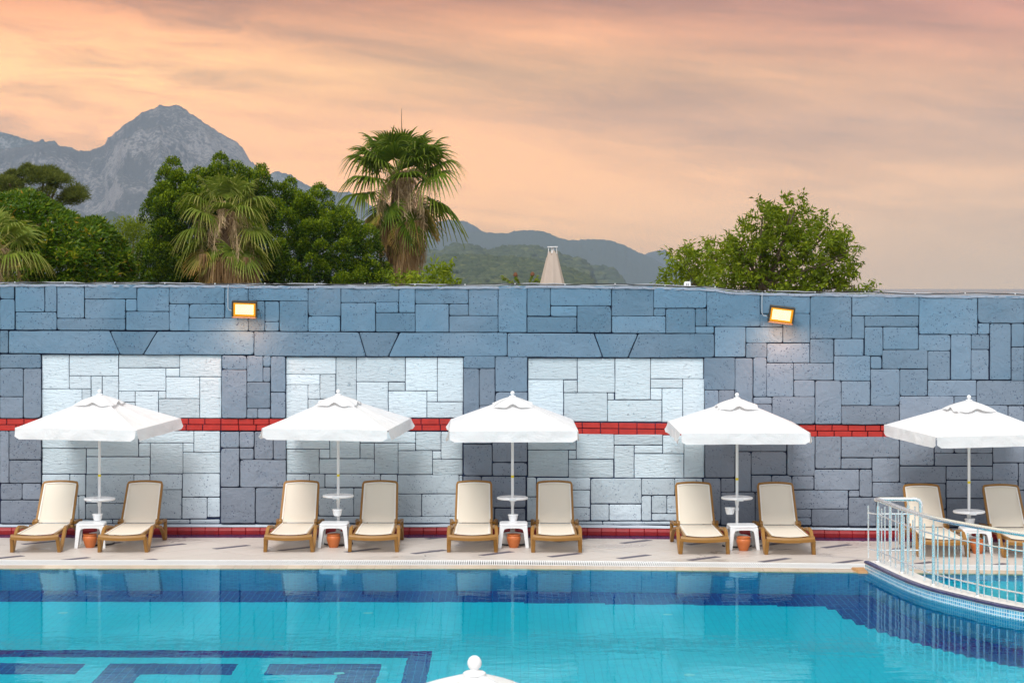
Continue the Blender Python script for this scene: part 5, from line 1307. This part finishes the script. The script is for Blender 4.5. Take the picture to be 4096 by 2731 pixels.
mid_ = [(-60, 62, .9, 3, 0), (-15, 70, .9, 0, 0), (28, 64, .92, 0, 0), (70, 56, .9, 0, 0), (150, 60, .85, 0, 0), (215, 60, .85, 0, 0), (-88, 34, .95, 1, .1), (88, 30, .95, 1, .1), (48, 22, .9, 1, .25), (-46, 20, .9, 1, .25), (5, 30, .8, 0, .2), (-80, -6, .95, 2, .4), (80, -8, .95, 2, .4), (180, 10, .9, 1, .2)]
mid_ += [(-35, -48, .85, 0, .70), (28, -50, .9, 0, .65), (64, -44, .95, 2, .75), (-66, -42, .95, 'y', .7), (-4, -62, .8, 0, .85), (84, -30, .95, 2, .6), (-88, -25, .95, 2, .6), (48, -62, .85, 'y', .9), (-48, -62, .85, 'y', .9), (72, -60, .9, 'y', 1.0), (-74, -60, .9, 'y', .95), (14, -72, .8, 'y', 1.0), (-20, -72, .8, 'y', 1.05), (170, -30, .9, 1, .6)]
palm(905, 55.0, 835, .84, .30, 'shorter bushy fan palm at left in front of the dark trees', 8, mid_, (60, 1.15, 1.8, .80), (40, .0, .6), spear=False, green='palm_pale')
lft = ring_fronds(4, 75, .85, 3) + ring_fronds(8, 45, .95, 0) + ring_fronds(9, 10, .95, 1, .2) + [(70, -48, 1.0, 2, .6), (85, -35, .95, 2, .5), (40, -52, 1.0, 0, .7), (60, -60, .9, 2, .9)]
palm(-25, 47.0, 990, .74, .24, 'fan palm cut off by the left edge of the picture', 12, lft, (24, 1.3, 1.8, .4), (22, .05, .4), spear=False, green='palm_pale')

# ------------------------------------------------------------------ hills, mountains, haze
def terrain(name, pts, D, depth, m, nx, ny, amp, scale, seed, base=-3.0, power=1.15, fringe=0.0, rid=1.0):
    px = np.array([p[0] for p in pts], float); py = np.array([p[1] for p in pts], float)
    V = np.zeros((ny * 2 - 1, nx, 3)); cols = np.linspace(px[0], px[-1], nx)
    for i, cx_ in enumerate(cols):
        hr = (HY - np.interp(cx_, px, py)) * D / F + H; X = (cx_ - CX) * D / F
        if fringe: hr += fringe * (noise.noise(Vector((X * .09, seed, 3))) + .6 * noise.noise(Vector((X * .25, seed, 5))))
        for j in range(ny * 2 - 1):
            t = (j - (ny - 1)) / (ny - 1)                  # -1 front foot, 0 ridge, +1 back foot
            Yy = D + t * depth; k = 1 - abs(t)
            q = Vector((X * scale, Yy * scale * .55, seed))
            nz = noise.hetero_terrain(q, 0.9, 2.1, 6, 0.7) if False else 0
            g = noise.fractal(Vector((X * scale, Yy * scale * .4, seed)), 0.9, 2.0, 6)
            rg = 1 - 2 * abs(noise.noise(Vector((X * scale * 1.4 + .4 * g, Yy * scale * .5, seed + 7))))
            w_ = min(1.0, abs(t) * 5.0) * min(1, k * 4 + .02)
            h = base + (hr - base) * k ** power + w_ * amp * (hr - base) * (.55 * g + rid * .35 * rg - .20) * (0.35 + .65 * k)
            lat = w_ * amp * .25 * (hr - base) * noise.noise(Vector((X * scale * 2, Yy * scale, seed + 20)))
            V[j, i] = (X * (Yy / D) if t < 0 else X, Yy, h)
    if name:
        I = np.arange((ny * 2 - 1) * nx).reshape(ny * 2 - 1, nx)
        Fc = np.stack([I[:-1, :-1], I[:-1, 1:], I[1:, 1:], I[1:, :-1]], -1).reshape(-1, 4)
        o = link(name, arr_mesh(name, V.reshape(-1, 3), Fc, m, smooth=True)); tag(o, kind='structure'); return o, V
zz5 = lambda L: [(x / 1.96, 350 + y / 1.96) for x, y in L]
zz6 = lambda L: [(1000 + x / 1.96, 350 + y / 1.96) for x, y in L]
zz7 = lambda L: [(1900 + x / 2.352, 750 + y / 2.352) for x, y in L]
peak = zz5([(-700, 560), (-300, 520), (0, 480), (150, 470), (270, 440), (350, 432), (420, 440), (520, 475), (600, 488), (680, 505), (760, 475), (828, 447), (845, 396), (880, 380), (930, 330), (1000, 280), (1060, 238), (1140, 180), (1210, 165), (1250, 140), (1310, 146), (1350, 141), (1400, 134), (1430, 155), (1500, 205), (1600, 272), (1700, 342), (1800, 398), (1850, 425), (1900, 475), (1950, 555), (2000, 625), (2040, 690), (2120, 780), (2250, 900), (2500, 1120), (2700, 1300)])
terrain('mountain', peak, 5200.0, 1150.0, M['limestone'], 340, 60, .42, .0042, 3.3, fringe=3.5)
left = zz5([(-900, 200), (-400, 280), (0, 352), (60, 362), (100, 375), (200, 405), (270, 428), (300, 425), (325, 408), (342, 402), (352, 428), (395, 420), (420, 413), (440, 430), (465, 465), (545, 465), (620, 500), (800, 620), (1200, 900), (1500, 1300)])
terrain('mountain', left, 7000.0, 900.0, M['far_rock'], 160, 30, .35, .0035, 8.1, fringe=4)
mid_r = zz6([(-400, 1000), (-100, 780), (60, 745), (135, 706), (160, 680), (185, 660), (225, 662), (330, 686), (372, 722), (420, 750), (470, 776), (545, 770), (600, 790), (650, 806), (700, 824), (780, 815), (850, 862), (960, 930), (1200, 1030), (1400, 1060), (1550, 1040), (1680, 1046), (1760, 1085), (1830, 1132), (1950, 1200), (2200, 1420)])
terrain('mountain', mid_r, 7400.0, 800.0, M['far_rock'], 220, 36, .38, .0040, 5.7, fringe=4)
ridge = zz6([(700, 1480), (900, 1330), (1200, 1230), (1400, 1160), (1600, 1140)]) + zz7([(0, 416), (150, 425), (310, 430), (370, 410), (470, 401), (560, 404), (640, 411), (710, 436), (760, 466), (900, 496), (1020, 490), (1150, 488), (1270, 497), (1400, 540), (1520, 600), (1640, 652), (1700, 680), (1800, 738), (1900, 780), (2050, 845), (2250, 925), (2400, 945)])
terrain('hill', ridge, 7300.0, 1200.0, M['wooded'], 260, 44, .28, .0035, 2.2, fringe=3.5)
farr = zz7([(1450, 760), (1560, 650), (1630, 614), (1700, 597), (1740, 592), (1790, 584), (1830, 618), (1870, 660), (1930, 700), (2050, 800), (2300, 940)])
terrain('mountain', farr, 8350.0, 420.0, M['far_rock'], 90, 20, .3, .004, 6.4, fringe=3)
low = zz5([(600, 1150), (760, 1030), (800, 995), (870, 972), (930, 990), (960, 1020), (1010, 1015), (1050, 1030), (1200, 1060), (1500, 1150)])
terrain('hill', low, 4000.0, 400.0, M['wooded'], 60, 18, .2, .01, 4.4, fringe=2)
# wooded headlands closer by, covered with small crowns
def wooded(pts, D, depth, seed, n, size, name):
    o, V = terrain('headland', pts, D, depth, M['cliff'], 90, 20, .12, .02, seed, power=.8)
    ny2, nx_, _ = V.shape; rr = random.Random(seed); cents = []; rad = []
    for _ in range(n):
        j = int((ny2 // 2) * rr.random() ** .8) + (1 if rr.random() < .1 else 0); j = max(0, min(ny2 - 2, j)); i = rr.randrange(nx_ - 1); f, g = rr.random(), rr.random()
        p = V[j, i] * (1 - f) * (1 - g) + V[j, i + 1] * f * (1 - g) + V[j + 1, i] * (1 - f) * g + V[j + 1, i + 1] * f * g
        r = size * rr.uniform(.55, 1.25); cents.append((p[0], p[1], p[2] + r * .55)); rad.append(r)
    ico = bmesh.new(); bmesh.ops.create_icosphere(ico, subdivisions=2, radius=1); bv = np.array([v.co[:] for v in ico.verts]); bf = np.array([[v.index for v in f.verts] for f in ico.faces]); ico.free()
    cents = np.array(cents); rad = np.array(rad); m_ = len(cents)
    sc = 1 + NR.uniform(-.42, .30, (m_, len(bv), 1)); VV = cents[:, None, :] + bv[None] * sc * rad[:, None, None] * np.array([1.15, 1.15, .78])
    FF = (bf[None] + (np.arange(m_) * len(bv))[:, None, None]).reshape(-1, 3)
    tone = np.repeat(np.clip(NR.normal(.42, .2, m_), 0, 1), len(bf)) + NR.uniform(-.2, .2, m_ * len(bf))
    w_ = link(name, arr_mesh(name, VV.reshape(-1, 3), FF, M['leaf_far'], np.clip(tone, 0, 1)))
    return w_
hillp = zz6([(1200, 1400), (1340, 1345), (1420, 1330), (1500, 1338), (1580, 1290), (1640, 1280), (1750, 1288), (1850, 1335), (1940, 1316), (2000, 1298), (2100, 1285)]) + zz7([(200, 655), (330, 622), (450, 592), (520, 602), (600, 632), (700, 655), (820, 705), (900, 722), (960, 718), (1010, 750), (1040, 800), (1065, 880), (1080, 930)])
f1 = wooded(hillp, 3600.0, 700.0, 3, 3200, 9.0, 'forest')
tag(f1, 'hazy pine wood covering the headland behind the folded parasol', 'wood', kind='stuff')
hillp2 = zz6([(1100, 1450), (1300, 1400), (1500, 1372), (1800, 1365), (2100, 1390)]) + zz7([(0, 700), (120, 700), (330, 720), (640, 760), (860, 810), (960, 850), (1050, 890), (1070, 930)])
f2 = wooded(hillp2, 2300.0, 340.0, 9, 2800, 5.6, 'forest')
tag(f2, 'greener pine wood on the lower slope just above the wall', 'wood', kind='stuff')
cape = zz7([(1040, 900), (1065, 830), (1110, 818), (1170, 812), (1240, 835), (1290, 852), (1330, 870), (1350, 905), (1365, 935)])
f3 = wooded(cape, 3900.0, 150.0, 14, 110, 12.0, 'forest')
tag(f3, 'small clump of pines on the cliffs right of the headland', 'wood', kind='stuff')

hz = bpy.data.materials.new('haze_air'); hz.use_nodes = True; t = NT(hz.node_tree); t.n.clear()
ho = t.new('ShaderNodeOutputMaterial'); pv = t.new('ShaderNodeVolumePrincipled')
pv.inputs['Color'].default_value = (0.47, 0.58, 0.76, 1); pv.inputs['Density'].default_value = 1.0e-4; pv.inputs['Anisotropy'].default_value = 0.1
t.l.new(pv.outputs[0], ho.inputs['Volume'])
o = MB().box((0, 4400, 350), (8000, 9200, 707)).obj('haze', hz); o.location = (0, 0, 0)
tag(o, 'pale blue evening haze thickening towards the far mountains', 'haze', kind='stuff')
